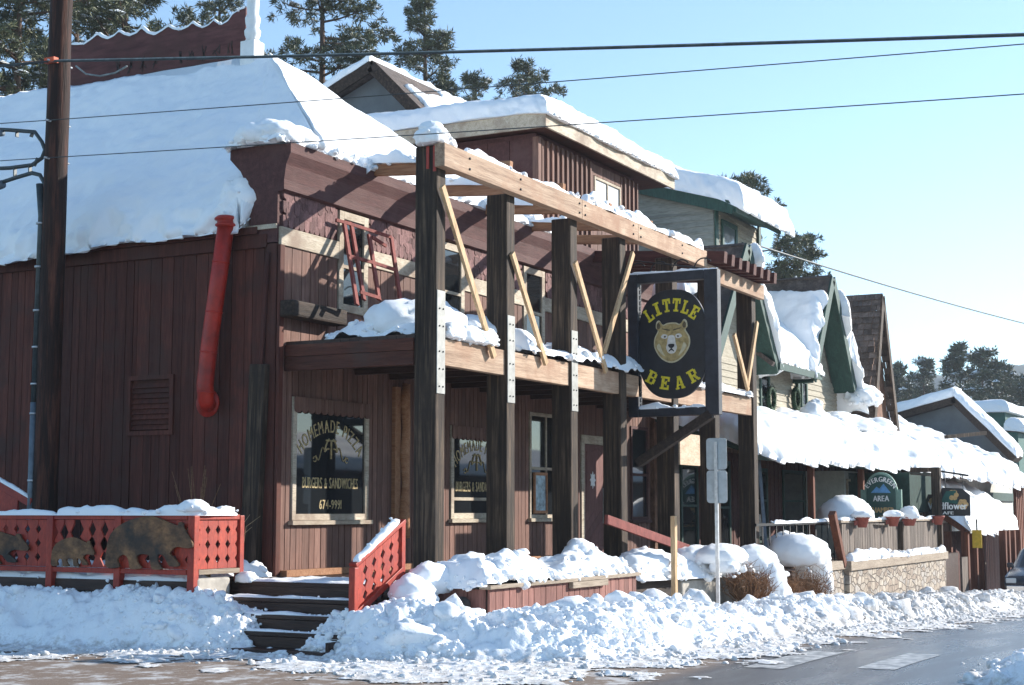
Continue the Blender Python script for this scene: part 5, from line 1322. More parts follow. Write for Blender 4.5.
# =================================================================== STREET-SIDE PLANTERS, WALLS, BUSHES
pl = thing('planter_box', (18, 8.95, 0), 'long red-brown board planter heaped with snow below the dark posts', 'planter')
mb = MB(); wall_boards_x(mb, 15.98, 20.3, 8.78, .05, .68, .16, rng=rng); mb.build('front_boards', M['planter'], pl)
mb = MB(); y = 8.80; wall_boards_y(mb, 8.80, 9.6, 15.97, .05, .68, .2, rng=rng); mb.build('end_boards', M['planter'], pl)
mb = MB(); mb.box(15.90, 20.36, 8.70, 8.86, .683, .73); mb.build('cap', M['greywoodx'], pl, bevel=.006); mb = MB(); mb.box(18.1, 19.2, 8.69, 8.755, .60, .68); mb.build('patch_board', M['greywoodx'], pl, bevel=.006)
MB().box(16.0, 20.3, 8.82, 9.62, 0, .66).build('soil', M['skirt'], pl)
S = SnowMesh(); S.heap([(15.85, 8.72), (20.3, 8.74), (20.3, 9.66), (15.85, 9.66)], .30, 101, zb=.70, edge=.3, amp=.5, freq=1.0, lump=.05, res=.035)
S.blob((16.55, 9.35, .78), (.45, .35, .30), 102, .2); S.blob((19.55, 9.3, .86), (.45, .3, .32), 103, .2); S.build('heaped snow filling the long red-brown planter')
S = SnowMesh(); S.heap([(14.35, 8.7), (15.9, 8.75), (16.1, 9.7), (14.95, 9.66)], .42, 104, zb=.18, edge=.45, amp=.5, freq=1.6, lump=.06, res=.03); S.blob((15.35, 9.42, .58), (.30, .25, .26), 105, .25); S.blob((15.0, 9.2, .50), (.22, .2, .16), 106, .25); S.blob((15.85, 9.5, .72), (.35, .2, .24), 107, .2)
S.build('clumped snow between the stair railing and the planter')
rg = random.Random(9)
for i, (x, y, z, r) in enumerate(((15.25, 9.05, .36, .17), (15.5, 8.98, .42, .13), (15.72, 8.98, .40, .15), (15.85, 9.05, .52, .12), (14.95, 9.25, .36, .13))):
    b = SnowMesh(); b.blob((x, y, z), (r, r * .8, r * .75), 200 + i, .35, 3.0, .6, .1, 3); o = b.build(['dark rock poking from the snow nearest the planter corner', 'low dark rock in the snow between two others', 'broad dark rock in the snow left of the planter', 'small upper dark rock beside the planter end', 'dark rock half buried next to the stair railing'][i], 'rock', 'rock', 'rocks beside the steps', cat='rock')
# low block wall and its snow
lw = thing('low_wall', (22.8, 9.0, 0), 'low weathered plank and block retaining wall right of the planter', 'wall')
MB().box(20.75, 22.4, 8.98, 9.5, -.3, .60).build('plank_section', M['timberx'], lw, bevel=.02); mb = MB(); mb.box(22.42, 25.3, 8.9, 9.5, -.4, .52); mb.build('block_section', M['concrete'], lw, bevel=.03)
S = SnowMesh(); S.heap([(20.7, 8.85), (25.3, 8.8), (25.3, 9.6), (20.7, 9.6)], .36, 111, zb=lambda x, y: .60 - .02 * (x - 20.7), edge=.32, amp=.45, freq=1.1, lump=.04); S.blob((21.7, 9.2, .72), (.8, .4, .3), 112, .15); S.blob((23.9, 9.2, .70), (.7, .4, .34), 113, .15); S.build('rounded snow along the low retaining wall')
hr = thing('entrance_handrail', (22.5, 9.45, .7), 'dull red board handrail sloping down to the street', 'handrail')
MB().bar((21.05, 9.56, 1.47), (23.95, 9.40, .97), .055, .14).build('rail', M['ladder'], hr, bevel=.006); MB().box(23.7, 23.78, 9.36, 9.44, .2, .95).build('post', M['ladder'], hr)
p = at(674, 516, 'Y', 8.75); tag(MB().box(p[0] - .05, p[0] + .05, 8.72, 8.79, -.2, p[2]).build('wooden_stake', M['brace'], bevel=.004), 'pale sawn wooden stake standing in the snowbank', 'stake')
pn = thing('plywood_notice', (24.5, 9.6, .6), 'blank pale plywood board fixed to a rough post', 'notice board')
p0, p1 = at(677, 433, 'Y', 9.6), at(698, 466, 'Y', 9.6)
MB().box(24.05, 24.97, 9.56, 9.59, p1[2], p0[2]).build('panel', M['plywood'], pn, bevel=.003)
# double sign seen from behind
ps = thing('road_sign', (22.35, 8.3, .0), 'two small grey sign plates seen from behind on a steel post', 'road sign')
q = [at(716.5, y, 'Y', 8.3) for y in (438, 470, 503, 600)]; xx = q[1][0]
MB().box(xx - .02, xx + .02, 8.28, 8.33, .0, q[0][2] - .06).build('post', M['metal'], ps)
for a, b in ((q[0][2], q[1][2] + .005), (q[1][2] - .005, q[2][2])):
    r = .05; y0, y1 = 8.305 - .165, 8.305 + .165; pl2 = [(y, z) for cx_, cz_, t0 in ((y1 - r, a - r, 0), (y0 + r, a - r, 90), (y0 + r, b + r, 180), (y1 - r, b + r, 270)) for y, z in [(cx_ + r * math.cos(R(t0 + k * 30)), cz_ + r * math.sin(R(t0 + k * 30))) for k in range(4)]]
    MB().prism(pl2, 'X', xx + .022, xx + .028).build('plate', M['signgrey'], ps)
# bushes under snow caps
for i, (x, y, r, z0, hgt, lab, cap, caps) in enumerate((
        (24.15, 8.42, .36, -.1, .80, 'brown bare bush under snow beside the road sign', 'snow cap on the bush nearest the road sign', (((23.75, 8.75, .86), (.62, .42, .20)), ((23.5, 8.6, .72), (.3, .25, .2)))),
        (25.9, 8.45, .30, -.2, .66, 'brown twigs low between two snow domes', 'snow sliding down in a tongue between the two bushes', (((24.95, 8.62, .72), (.50, .42, .33)), ((24.95, 8.42, .38), (.34, .36, .42)), ((25.25, 8.3, .1), (.24, .25, .35)))),
        (27.15, 8.40, .46, -.3, .82, 'rust brown bush under the largest snow dome', 'largest smooth snow dome, on the bush by the railing', (((27.75, 8.75, .78), (.66, .55, .38)), ((28.15, 8.6, .55), (.34, .35, .40)), ((28.35, 8.45, .25), (.18, .2, .35)))))):
    mb = MB(); rg = random.Random(20 + i)
    for k in range(190):
        a = rg.uniform(0, 6.28); u = rg.uniform(0.1, 1); o = r * u ** .5; l = hgt * (1.02 - .35 * u) * rg.uniform(.75, 1.05)
        b = Vector((x + .25 * o * math.cos(a), y + .25 * o * math.sin(a), z0 + .1)); e = Vector((x + o * math.cos(a) + rg.gauss(0, .10), y + o * math.sin(a) + rg.gauss(0, .10), z0 + l * rg.uniform(.72, 1.08) + .1))
        m_ = b.lerp(e, .55) + Vector((.06 * math.cos(a) + rg.gauss(0, .05), .06 * math.sin(a) + rg.gauss(0, .05), .03)); mb.tube([b, m_, e], [.008, .006, .003], 3, smooth=False, caps=False)
        for q in range(3):
            t = rg.uniform(.2, .95); s = m_.lerp(e, t); mb.tube([s, s + Vector((rg.uniform(-.17, .17), rg.uniform(-.17, .17), rg.uniform(-.03, .14)))], [.005, .002], 3, smooth=False, caps=False)
    o = mb.build('bush', M['twig'], normals=False); tag(o, lab, 'bush')
    S = SnowMesh()
    for j, (c, r_) in enumerate(caps): S.blob(c, r_, 121 + i * 5 + j, .10, 1.6, .45, .02)
    S.crumbs([(caps[0][0][0] - .5, caps[0][0][1] - .3, caps[0][0][2] - .2), (caps[0][0][0] + .5, caps[0][0][1] - .3, caps[0][0][2] - .2)], 14, .03, .07, (.05, .06, .05), 140 + i); S.build(cap)
MB_ = MB(); wall_boards_x(MB_, 26.5, 27.6, 8.9, -.5, .35, .16, rng=rng); MB_.box(26.5, 27.6, 8.92, 9.3, -.5, .3); tag(MB_.build('planter_box', M['planter']), 'small red-brown planter end showing between two bushes', 'planter')

# =================================================================== GREEN-TRIMMED BUILDING
gb = thing('green_trimmed_building', (29.0, 12.1, 0), 'cream and grey sided shop with dark green gables and canopy', 'building')
gr = random.Random(31)
MB().box(28.78, 44, 12.0, 20, -1.5, 5.0).build('shop_wall', M['brownwall'], gb)
mb = MB()
for k in range(40): mb.box(29.0 + k * .33, 29.0 + k * .33 + .28, 11.965, 11.998, -.6, 2.9)
mb.build('front_boards', M['tail'], gb)
for a, b, z0, z1 in ((30.0, 31.0, .6, 2.6), (31.9, 33.0, .4, 2.7), (34.0, 35.6, .9, 2.6), (36.8, 38.6, .9, 2.6), (40.0, 42.0, .9, 2.6)):
    window_x(gb, a, b, 11.96, z0, z1, 'green', pm='glass', fw=.09, rails=(z0 + .55 * (z1 - z0),))
# bay windows pale
mb = MB(); mb.box(38.6, 39.9, 10.9, 11.9, .3, 2.6); mb.build('bay', M['stucco'], gb); window_x(gb, 38.7, 39.8, 10.89, 1.3, 2.4, 'greywoodx', pm='glasspale', fw=.06)
# canopy
mb = MB(); CZ = 2.72
mb.sheet([(28.85, 10.02, CZ + .06), (44, 10.02, CZ + .06), (44, 12.0, CZ + .75), (28.85, 12.0, CZ + .75)], .08); mb.build('canopy', M['green'], gb)
MB().box(28.85, 44, 9.96, 10.02, CZ - .12, CZ + .10).build('canopy_fascia', M['green'], gb, bevel=.006)
for x in (29.3, 33.2, 37.3):
    MB().box(x - .07, x + .07, 10.05, 10.19, gz(x), CZ - .0).build('canopy_post', M['rustpost'], gb, bevel=.01)
MB().bar((29.9, 10.2, CZ - .02), (29.35, 9.85, .3), .07, .07).build('prop', M['conduit'], gb)
S = SnowMesh()
S.slab((28.75, 9.86, CZ + .10), (44.2, 9.86, CZ + .10), (44.2, 12.0, CZ + .75), (28.75, 12.0, CZ + .75), T=.62, R0=.5, rnd='lbr', seed=141, amp=.15, wob=.30, lump=.034, nu=260, nv=46, droop=.20, over=.10, freq=1.3)
S.blob((36.9, 11.1, CZ + .95), (.45, .4, .50), 142, .45); S.blob((36.95, 11.1, CZ + 1.45), (.2, .2, .18), 145, .3); S.blob((38.2, 10.9, CZ + 1.0), (1.2, .6, .35), 143, .3); S.blob((41, 10.9, CZ + 1.0), (1.6, .6, .35), 144, .3)
S.build('heavy snow overhanging the long green shop canopy')
# upper floor wall between canopy and eave
mb = MB(); lap_x(mb, 30.0, 41.0, 11.75, 3.2, 5.0, .15); mb.build('upper_siding', M['creamsiding'], gb)
MB().box(30.0, 41.0, 11.78, 16, 3.0, 5.2).build('upper_core', M['creamsiding'], gb)
for a, b in ((34.55, 35.25), (37.75, 38.25)): window_x(gb, a, b, 11.74, 3.5, 4.9, 'green', fw=.09, pm='glass', rails=(4.25,))
MB().box(37.35, 37.5, 11.66, 11.72, 3.3, 5.0).build('green_post', M['green'], gb)
for lab, px in (('round dark green wreath left of the narrow green window', 770), ('round dark green wreath right of the narrow green window', 795)):
    c = at(px, 401, 'Y', 11.66); mb = MB(); rg = random.Random(px)
    for k in range(500):
        t = rg.uniform(0, 6.28); rr = .22 + rg.uniform(-.09, .09); q = Vector((c[0] + rr * math.cos(t), c[1] - rg.uniform(0, .08), c[2] + .05 + rr * 1.15 * math.sin(t))); d = Vector((rg.uniform(-1, 1), rg.uniform(-1, .2), rg.uniform(-1, 1))).normalized() * .05
        n_ = d.orthogonal().normalized() * .012; mb.add([q - n_, q + n_, q + d], [(0, 1, 2)])
    mb.tube([(c[0] + .22 * math.cos(t), c[1] - .03, c[2] + .05 + .25 * math.sin(t)) for t in np.linspace(0, 6.283, 20)], .06, 6)
    tag(mb.build('wreath', M['wreath'], normals=False), lab, 'wreath', 'wreaths on the cream siding')
# two steep gables facing the street with a shed between
GY = 11.2


def street_gable(xc, hw3, zf, za, depth, label_part):
    mb = MB()
    for s in (-1, 1): mb.sheet([(xc + s * hw3, GY, zf), (xc + s * hw3, depth, zf), (xc, depth, za), (xc, GY, za)], .10)
    mb.build('gable_roof', M['shingle'], gb)
    mb = MB(); mb.prism([(xc - hw3 + .25, zf), (xc + hw3 - .25, zf), (xc, za - .25)], 'Y', GY + .55, GY + .62); mb.build('gable_wall', M['creamsiding'], gb)
    for s in (-1, 1):
        mb = MB(); mb.bar((xc + s * .02, GY - .03, za - .12), (xc + s * hw3, GY - .03, zf - .12), .05, .28, (0, 0, 1)); mb.build('barge_board', M['green'], gb)
        mb = MB(); q = [(xc + s * .05, GY, za - .22), (xc + s * hw3, GY, zf - .2), (xc + s * hw3, GY + .54, zf - .2), (xc + s * .05, GY + .54, za - .22)]; mb.sheet(q, .03); mb.build('soffit', M['green'], gb)


street_gable(32.3, 2.0, 4.96, 7.52, 17, '')
street_gable(38.95, 1.85, 4.96, 7.70, 17, '')
mb = MB(); mb.sheet([(33.9, GY - .05, 4.98), (37.6, GY - .05, 4.98), (37.6, 14.2, 7.4), (33.9, 14.2, 7.4)], .1); mb.build('shed_roof', M['shingle'], gb)
MB().box(34.2, 37.55, GY - .10, GY - .052, 4.84, 5.0).build('eave_fascia', M['green'], gb)
S = SnowMesh(); S.slab((34.8, GY + .1, 5.08), (37.5, GY - .05, 5.03), (38.3, 13.4, 7.0), (34.4, 13.4, 6.9), T=.50, R0=.35, seed=151, amp=.06, wob=.16, lump=.03, nu=70, nv=60)
S.slab((37.0, 14.5, 4.95), (37.0, GY - .05, 4.95), (38.25, GY - .0, 6.85), (38.25, 14.5, 6.85), T=.55, R0=.35, seed=156, amp=.08, wob=.2, nu=70, nv=50)
S.build('thick snow slab sliding down the small roof between two green gables')
S = SnowMesh(); S.slab((34.35, GY - .1, 4.96), (34.35, 14, 4.96), (32.75, 14, 7.0), (32.75, GY - .1, 7.0), T=.75, R0=.3, seed=152, amp=.10, wob=.25, nu=60, nv=50, over=.2); S.build('snow hanging on the nearer green gable')
S = SnowMesh(); S.slab((41.25, GY - .12, 4.55), (41.25, 15, 4.55), (39.75, 15, 6.5), (39.75, GY - .05, 6.5), T=1.05, R0=.4, seed=153, amp=.14, wob=.25, nu=60, nv=60, over=.35)
S.blob((41.7, 11.2, 4.62), (.85, .5, .36), 154, .35); S.build('thick snow curling off the farther green gable')
# grey top storey with shed roof
TX0, TX1, TY = 35.1, 38.4, 13.0
mb = MB(); lap_y(mb, TY, 17, TX0, 5.0, 9.0, .16); mb.build('top_side_wall', M['greysiding'], gb)
MB().prism([(TY, 8.9), (17, 8.9), (17, 9.0 + (17 - 12.4) * .30 - .1), (TY, 9.0 + (TY - 12.4) * .30 - .1)], 'X', TX0 - .02, TX0 + .1).build('top_side_gable', M['greysiding'], gb)
mb = MB(); lap_x(mb, TX0, TX1, TY, 5.0, 8.95, .16); mb.build('top_front_wall', M['creamsiding'], gb); MB().box(TX0 + .02, TX1, TY + .022, 17, 5.0, 9.0).build('top_core', M['greysiding'], gb)
for a_, b_ in ((TX0 - .06, TX0 + .12), (TX1 - .15, TX1 + .03)): MB().box(a_, b_, TY - .08, TY - .03, 5, 9.05).build('top_corner_board', M['green'], gb)
window_x(gb, 35.5, 36.6, TY - .03, 7.2, 8.75, 'green', fw=.12, pm='glasspale'); window_x(gb, 37.0, 38.0, TY - .03, 7.0, 8.4, 'green', fw=.12)
rz = lambda y: 9.0 + (y - 12.4) * .30
mb = MB(); mb.sheet([(34.85, 12.4, rz(12.4)), (38.3, 12.4, rz(12.4)), (38.3, 17, rz(17)), (34.85, 17, rz(17))], .14); mb.build('top_roof', M['green'], gb)
mb = MB(); mb.bar((34.82, 12.38, rz(12.38) - .14), (34.82, 17, rz(17) - .14), .05, .30); mb.box(34.85, 38.3, 12.34, 12.395, 8.76, 9.02); mb.build('top_fascia', M['green'], gb)
S = SnowMesh(); S.slab((34.75, 12.25, rz(12.25) + .01), (38.4, 12.25, rz(12.25) + .01), (38.35, 17, rz(17)), (34.75, 17, rz(17)), T=.62, R0=.32, rnd='lrb', seed=161, amp=.07, wob=.14, lump=.03, nu=90, nv=70, droop=.22, over=.12)
S.build('thick curled snow on the grey top storey roof with green trim')
S = SnowMesh(); S.slab((29.2, 11.4, 5.9), (31.2, 11.4, 6.9), (31.2, 14, 6.9), (29.2, 14, 5.9), T=.35, R0=.3, seed=162, nu=50, nv=40); S.build('flat snow patch on the roof behind the dark rafter ends')

# =================================================================== STEEP SHINGLED BUILDING
sb = thing('shingled_building', (43.3, 11.5, 0), 'tall steep-roofed building of weathered brown shingles beyond the green gables', 'building')
xc, za = 43.35, 7.75; mb = MB(); rr = random.Random(5)
for s in (-1, 1):
    n = 30
    for i in range(n):           # courses of shingles
        t0, t1 = i / n, (i + 1) / n; x0, x1 = xc + s * 1.75 * t1, xc + s * 1.75 * t0; z0, z1 = za - 5.2 * t1, za - 5.2 * t0
        y = 11.0
        while y < 17:
            wd = rr.uniform(.12, .3); d = rr.uniform(.0, .03)
            mb.add([(x0 + s * (.03 + d), y + .005, z0), (x0 + s * (.03 + d), y + wd - .005, z0), (x1 + s * .005, y + wd - .005, z1), (x1 + s * .005, y + .005, z1), (x0, y + .005, z0 - .0), (x0, y + wd - .005, z0)], [(0, 1, 2, 3), (4, 5, 1, 0)]); y += wd
mb.build('steep_roof', M['shingle'], sb, normals=False)
MB().prism([(xc - 1.7, 2.6), (xc + 1.7, 2.6), (xc, za - .12)], 'Y', 11.25, 17).build('front_gable', M['brownwall'], sb)
mb = MB()
for s in (-1, 1): mb.bar((xc, 11.0, za - .1), (xc + s * 1.78, 11.0, za - 5.25), .06, .22, (1, 0, 0))
mb.build('barge_board', M['timber'], sb)
MB().box(xc - 2, xc + 2.2, 11.4, 17, -2, 2.6).build('lower_wall', M['brownwall'], sb)
S = SnowMesh(); S.blob((43.0, 10.9, 3.6), (.9, .5, .22), 171, .3); S.build('small snow pile at the foot of the shingled gable')

# =================================================================== PATIO DECK, STONE WALL AND BOARD FENCE
pw = thing('stone_wall', (36, 8.95, -.5), 'low fieldstone wall with a grey timber cap under the board fence', 'wall')
MB().box(31.6, 40.6, 8.86, 9.2, -1.6, .36).build('masonry', M['stone'], pw); MB().box(29.9, 31.58, 8.95, 9.25, -1.2, .40).build('side_masonry', M['stone'], pw)
mb = MB(); mb.box(31.55, 40.65, 8.80, 9.24, .363, .56); mb.build('cap', M['greywoodx'], pw, bevel=.01); MB().box(29.88, 31.54, 8.9, 9.28, .403, .58).build('cap', M['greywoodx'], pw, bevel=.01)
MB().box(29.0, 44, 9.26, 11.9, -.8, .44).build('deck', M['steps'], pw)
fe = thing('board_fence', (36, 8.95, .56), 'weathered grey vertical board fence on the stone wall', 'fence')
mb = MB(); wall_boards_x(mb, 31.7, 36.4, 9.05, .66, 1.34, .13, rng=rng); mb.build('left_panel', M['greywood'], fe); mb = MB(); wall_boards_x(mb, 36.6, 40.5, 9.05, .66, 1.34, .13, rng=rng); mb.build('right_panel', M['greywood'], fe)
mb = MB(); mb.box(31.5, 40.6, 8.98, 9.12, 1.345, 1.40); mb.build('top_rail', M['greywoodx'], fe, bevel=.005)
for x in (36.5, 40.6): MB().box(x - .06, x + .06, 8.92, 9.08, .56, 1.343).build('post', M['timber'], fe)
p0, p1 = at(832, 513, 'Y', 8.95), at(843, 566, 'Y', 8.95); MB().bar(p0, p1, .16, .14, (0, 1, 0)).build('leaning_post', M['rustpost'], fe, bevel=.008)
S = SnowMesh(); S.strip([(31.7, 8.9, .56), (36.4, 8.9, .56)], .22, .15, 181, .8, 2); S.strip([(36.6, 8.9, .56), (40.5, 8.9, .56)], .22, .13, 182, .7, 2); S.strip([(31.6, 9.05, 1.40), (40.5, 9.05, 1.40)], .16, .05, 183, 1.0, 1.5); S.build('snow on the stone wall cap and board fence')
ir = thing('iron_railing', (30, 9.3, .5), 'thin black iron railing beside the snow dome', 'railing')
p0 = at(778, 510, 'Y', 9.4); p1 = at(834, 516, 'Y', 9.0)
mb = MB(); mb.bar((27.9, 9.6, 1.33), (31.2, 9.05, 1.36), .05, .05); mb.bar((27.9, 9.6, .75), (31.2, 9.05, .72), .04, .04)
for k in range(13): t = k / 12; mb.tube([(27.9 + 3.3 * t, 9.6 - .55 * t, .5), (27.9 + 3.3 * t, 9.6 - .55 * t, 1.33)], .012, 6)
mb.build('bars', M['iron'], ir)
S = SnowMesh(); S.strip([(28.6, 9.48, 1.355), (31.1, 9.07, 1.385)], .09, .05, 184, .9, 3); S.blob((30.6, 9.9, .75), (.5, .4, .45), 185); S.build('snow on the iron railing and in the corner behind it')
S = SnowMesh(); S.blob((34.6, 9.75, 1.45), (.95, .6, .50), 186, .06, 1.2, .3, .01); S.build('large smooth snow dome on a table behind the board fence')
tb = thing('patio_table', (34.6, 9.75, .44), 'round patio table hidden under a snow dome', 'table')
mb = MB(); mb.lathe([(.85, 1.27), (.85, 1.31)], 34.6, 9.75, 20); mb.build('top', M['greywood'], tb); mb = MB(); mb.lathe([(.25, .44), (.06, .5), (.06, 1.27)], 34.6, 9.75, 12); mb.build('leg', M['iron'], tb)
for i, (px, lab) in enumerate(((862, 'terracotta flower pot, leftmost on the board fence'), (893, 'terracotta flower pot below the tourist sign'), (909, 'largest terracotta flower pot under a snow lump'), (938, 'terracotta flower pot at the dark canopy post'))):
    c = at(px, 513, 'Y', 8.85); k = 1.25 if i == 2 else 1.0
    pt = thing('flower_pot', (c[0], 8.85, 1.22), lab, 'flower pot', 'flower pots along the board fence')
    mb = MB(); mb.lathe([(.09 * k, 1.24), (.145 * k, 1.42), (.165 * k, 1.425), (.165 * k, 1.47), (.14 * k, 1.47), (.12 * k, 1.42)], c[0], 8.85, 16); mb.build('pot', M['terracotta'], pt)
    mb = MB(); mb.bar((c[0] - .3, 8.93, 1.34), (c[0] + .3, 8.93, 1.34), .03, .1); mb.build('bracket', M['terracotta'], pt)
S = SnowMesh()
for i, px in enumerate((862, 893, 909)): c = at(px, 513, 'Y', 8.85); S.blob((c[0], 8.85, 1.50), (.26, .22, .10 + .12 * (i == 2)), 190 + i, .2)
S.build('snow lumps on the terracotta flower pots')
# tourist sign
es = thing('visitor_sign', (37, 9.55, .5), 'dark green arched visitor sign with white lettering and a blue mountain', 'sign')
yc = 9.555; zb, zt = 1.10, 2.02; hwS = .40
def arch(k, zlow): return [(yc - hwS * k, zlow), (yc + hwS * k, zlow)] + [(yc + hwS * k * math.cos(t), zt + .5 * k * math.sin(t)) for t in np.linspace(0, math.pi, 16)]
MB().prism(arch(1.0, zb), 'X', 36.98, 37.04).build('edge', M['signedge'], es); MB().prism(arch(.88, zb + .04), 'X', 36.965, 36.978).build('face', M['signgreen'], es)
mb = MB(); mb.box(36.97, 37.05, yc - .49, yc - .405, .44, 2.1); mb.box(36.97, 37.05, yc + .405, yc + .49, .44, 2.1); mb.build('post', M['signedge'], es)
mb = MB(); mb.prism([(yc + .24, 2.02), (yc + .10, 2.17), (yc + .03, 2.12), (yc - .07, 2.24), (yc - .24, 2.02)], 'X', 36.958, 36.964); mb.build('mountain', M['signblue'], es)
mb = MB(); ev = lambda a, b: (36.955, yc - a, b)
write(mb, 'EVERGREEN', ev, 0, 2.29, .12, .72, arc=.36, bold=.012); write(mb, 'AREA', ev, 0, 1.82, .14, .38, bold=.012); mb.build('lettering', M['white'], es)
mb = MB(); write(mb, 'CHAMBER', ev, 0, 1.55, .13, .60, bold=.014); write(mb, 'OF', ev, 0, 1.39, .09, .12, bold=.01); write(mb, 'COMMERCE', ev, 0, 1.19, .13, .62, bold=.014); mb.build('lettering', M['signtan'], es)
# green canvas awning box, dark canopy post, hanging cafe sign
MB_ = MB(); MB_.box(39.0, 39.06, 9.35, 11.2, 1.5, 2.55); MB_.box(39.06, 42, 9.35, 9.4, 1.55, 2.5); tag(MB_.build('canvas_screen', M['awning']), 'dark green canvas screen hanging behind the tourist sign', 'screen')
cp = thing('canopy_post', (40.8, 9.0, -1), 'dark timber post holding the far end of the snowy canopy', 'post')
MB().box(40.7, 40.92, 8.98, 9.2, -1.0, 2.72).build('shaft', M['timber'], cp, bevel=.01); MB().bar((40.8, 9.2, 2.66), (40.8, 10.1, 2.66), .12, .12).build('arm', M['timber'], cp)
ws = thing('hanging_cafe_sign', (41, 8.7, 1.3), 'small black sign with white lettering and orange blossoms by the dark post', 'sign')
wy0, wy1, wz0, wz1 = 8.28, 9.44, 1.46, 2.12
MB().prism([(wy0, wz0), (wy1, wz0), (wy1, wz1 - .1), (.5 * (wy0 + wy1) + .3, wz1 - .1), (.5 * (wy0 + wy1) + .1, wz1 + .08), (wy0 + .2, wz1 + .05), (wy0, wz1 - .12)], 'X', 40.98, 41.03).build('board', M['black'], ws)
mb = MB()
for y, z in ((wy1 - .22, wz1 - .33), (wy0 + .18, wz1 - .36), (wy0 + .42, wz1 - .12)):
    for k in range(6): a = k * 1.047; mb.lathe([(.0, 0)], 0, 0, 3) if False else mb.add([(40.974 - .0008 * k, y + .08 * math.cos(a) + .065 * math.cos(t), z + .08 * math.sin(a) + .065 * math.sin(t)) for t in np.linspace(0, 5.6, 9)], [tuple(range(9))])
mb.build('blossom', M['signtan'], ws)
mb = MB(); mb.prism([(wy0 + .3, wz1 - .35), (wy0 + .75, wz1 - .3), (wy0 + .6, wz1 - .02), (wy0 + .35, wz1 - .0)], 'X', 40.972, 40.978); mb.build('leaf_panel', M['teal'], ws)
mb = MB(); wf = lambda a, b: (40.968, .5 * (wy0 + wy1) - a, b); write(mb, 'Wildflower', wf, 0, wz0 + .17, .19, 1.0, bold=.015); write(mb, 'CAFE', wf, -.05, wz0 + .04, .08, .4, bold=.01); mb.build('lettering', M['white'], ws)
mb = MB(); mb.bar((41.0, 9.0, 2.62), (41.0, 8.3, 2.5), .04, .05)
for y in (8.45, 8.9): mb.tube([(41, y, 2.55), (41, y, 2.05)], .01, 5)
mb.build('bracket', M['iron'], ws)

# =================================================================== KIOSK PORCH, FAR SHOPS
kb = thing('entry_porch', (46, 9.4, -1.2), 'small red-brown entry porch with a snowy shed roof', 'porch')
K0, K1 = at(928, 503, 'X', 45), at(966, 528, 'X', 45)
mb = MB(); mb.sheet([(45, K1[1], K1[2]), (52, K1[1], K1[2] - .1), (52, K0[1] + .4, K0[2] + .15), (45, K0[1] + .4, K0[2] + .25)], .16); mb.build('roof', M['rustpost'], kb)
for x, y in ((45.1, 9.28), (46.3, 9.28), (47.3, 9.28), (45.1, 9.75), (47.9, 8.75), (48.5, 8.75), (49.4, 8.75), (50.4, 8.75)):
    MB().box(x - .1, x + .1, y - .1, y + .1, -2.0, K1[2] - .1).build('post', M['rustpost'], kb, bevel=.01)
mb = MB(); wall_boards_x(mb, 45.3, 48.4, 9.75, -2, 1.0, .2, rng=rng); mb.build('board_wall', M['tail'], kb); mb = MB(); mb.box(44.2, 45.0, 9.2, 9.26, -.9, .3); mb.build('side_panel', M['greywood'], kb)
S = SnowMesh(); S.slab((44.9, K1[1] - .1, K1[2] + .02), (52.2, K1[1] - .1, K1[2] - .08), (52.2, K0[1] + .4, K0[2] + .16), (44.9, K0[1] + .4, K0[2] + .26), T=.5, R0=.35, rnd='lrb', seed=201, amp=.14, wob=.15, nu=70, nv=40, droop=.15, over=.1); S.build('thick snow on the small red-brown entry porch')
ys = thing('yellow_sign', (45.5, 8.9, .1), 'small yellow sign hanging on the red-brown porch', 'sign')
c0, c1 = at(972, 530, 'X', 44.8), at(982, 548, 'X', 44.8); MB().box(44.8, 44.83, c1[1], c0[1], c1[2], c0[2]).build('panel', M['signyellow'], ys, bevel=.004); MB().box(44.81, 44.84, .5 * (c0[1] + c1[1]) - .02, .5 * (c0[1] + c1[1]) + .02, c0[2], c0[2] + .3).build('hanger', M['iron'], ys)

fb = thing('pale_shop_building', (56, 12, -1.5), 'pale stucco shop with green trim under far snowy roofs', 'building')
MB().box(44.2, 62, 10.9, 18, -2.5, 3.2).build('wall', M['stucco'], fb); MB().box(44.2, 62, 10.8, 10.898, 1.95, 2.25).build('green_band', M['green'], fb)
mb = MB(); wall_boards_x(mb, 44.2, 62, 10.9, -2.5, 1.2, .25, rng=rng); mb.build('lower_boards', M['tail'], fb)
for a in (46.5, 50.5, 54): window_x(fb, a, a + 1.6, 10.86, -.2, 1.7, 'greywoodx', fw=.1, pm='glasspale')
mb = MB(); mb.sheet([(44.0, 9.9, 2.75), (58.2, 9.9, 2.55), (58.2, 14.5, 4.6), (44.0, 14.5, 4.9)], .14); mb.build('canopy_roof', M['rim'], fb)
mb = MB()
for k in range(9): mb.box(57.0 + .34 * k, 57.0 + .34 * k + .17, 9.9, 10.0, -.6, 2.5)
mb.build('slat_screen', M['rustpost'], fb)
S = SnowMesh(); S.slab((43.9, 9.75, 2.8), (58.4, 9.75, 2.6), (58.4, 14.6, 4.65), (43.9, 14.6, 4.95), T=.50, R0=.45, rnd='lrb', seed=211, amp=.2, wob=.32, lump=.05, nu=190, nv=60, droop=.2, over=.1); S.build('broad snow slope over the far shop roofs')
MB_ = MB(); p = at(930, 441, 'X', 50); MB_.bar(at(946, 437, 'X', 50), at(985, 433, 'X', 51.5), .16, .12); tag(MB_.build('roof_rail', M['timber']), 'dark bar lying across the far snow slope', 'rail')
S = SnowMesh(); S.slab((44.3, 13.0, 4.9), (51, 13.0, 4.9), (51, 17, 6.0), (44.3, 17, 6.0), T=.4, R0=.4, seed=213, amp=.2); S.build('rounded snow hump on the upper far roof, just right of the shingled gable')
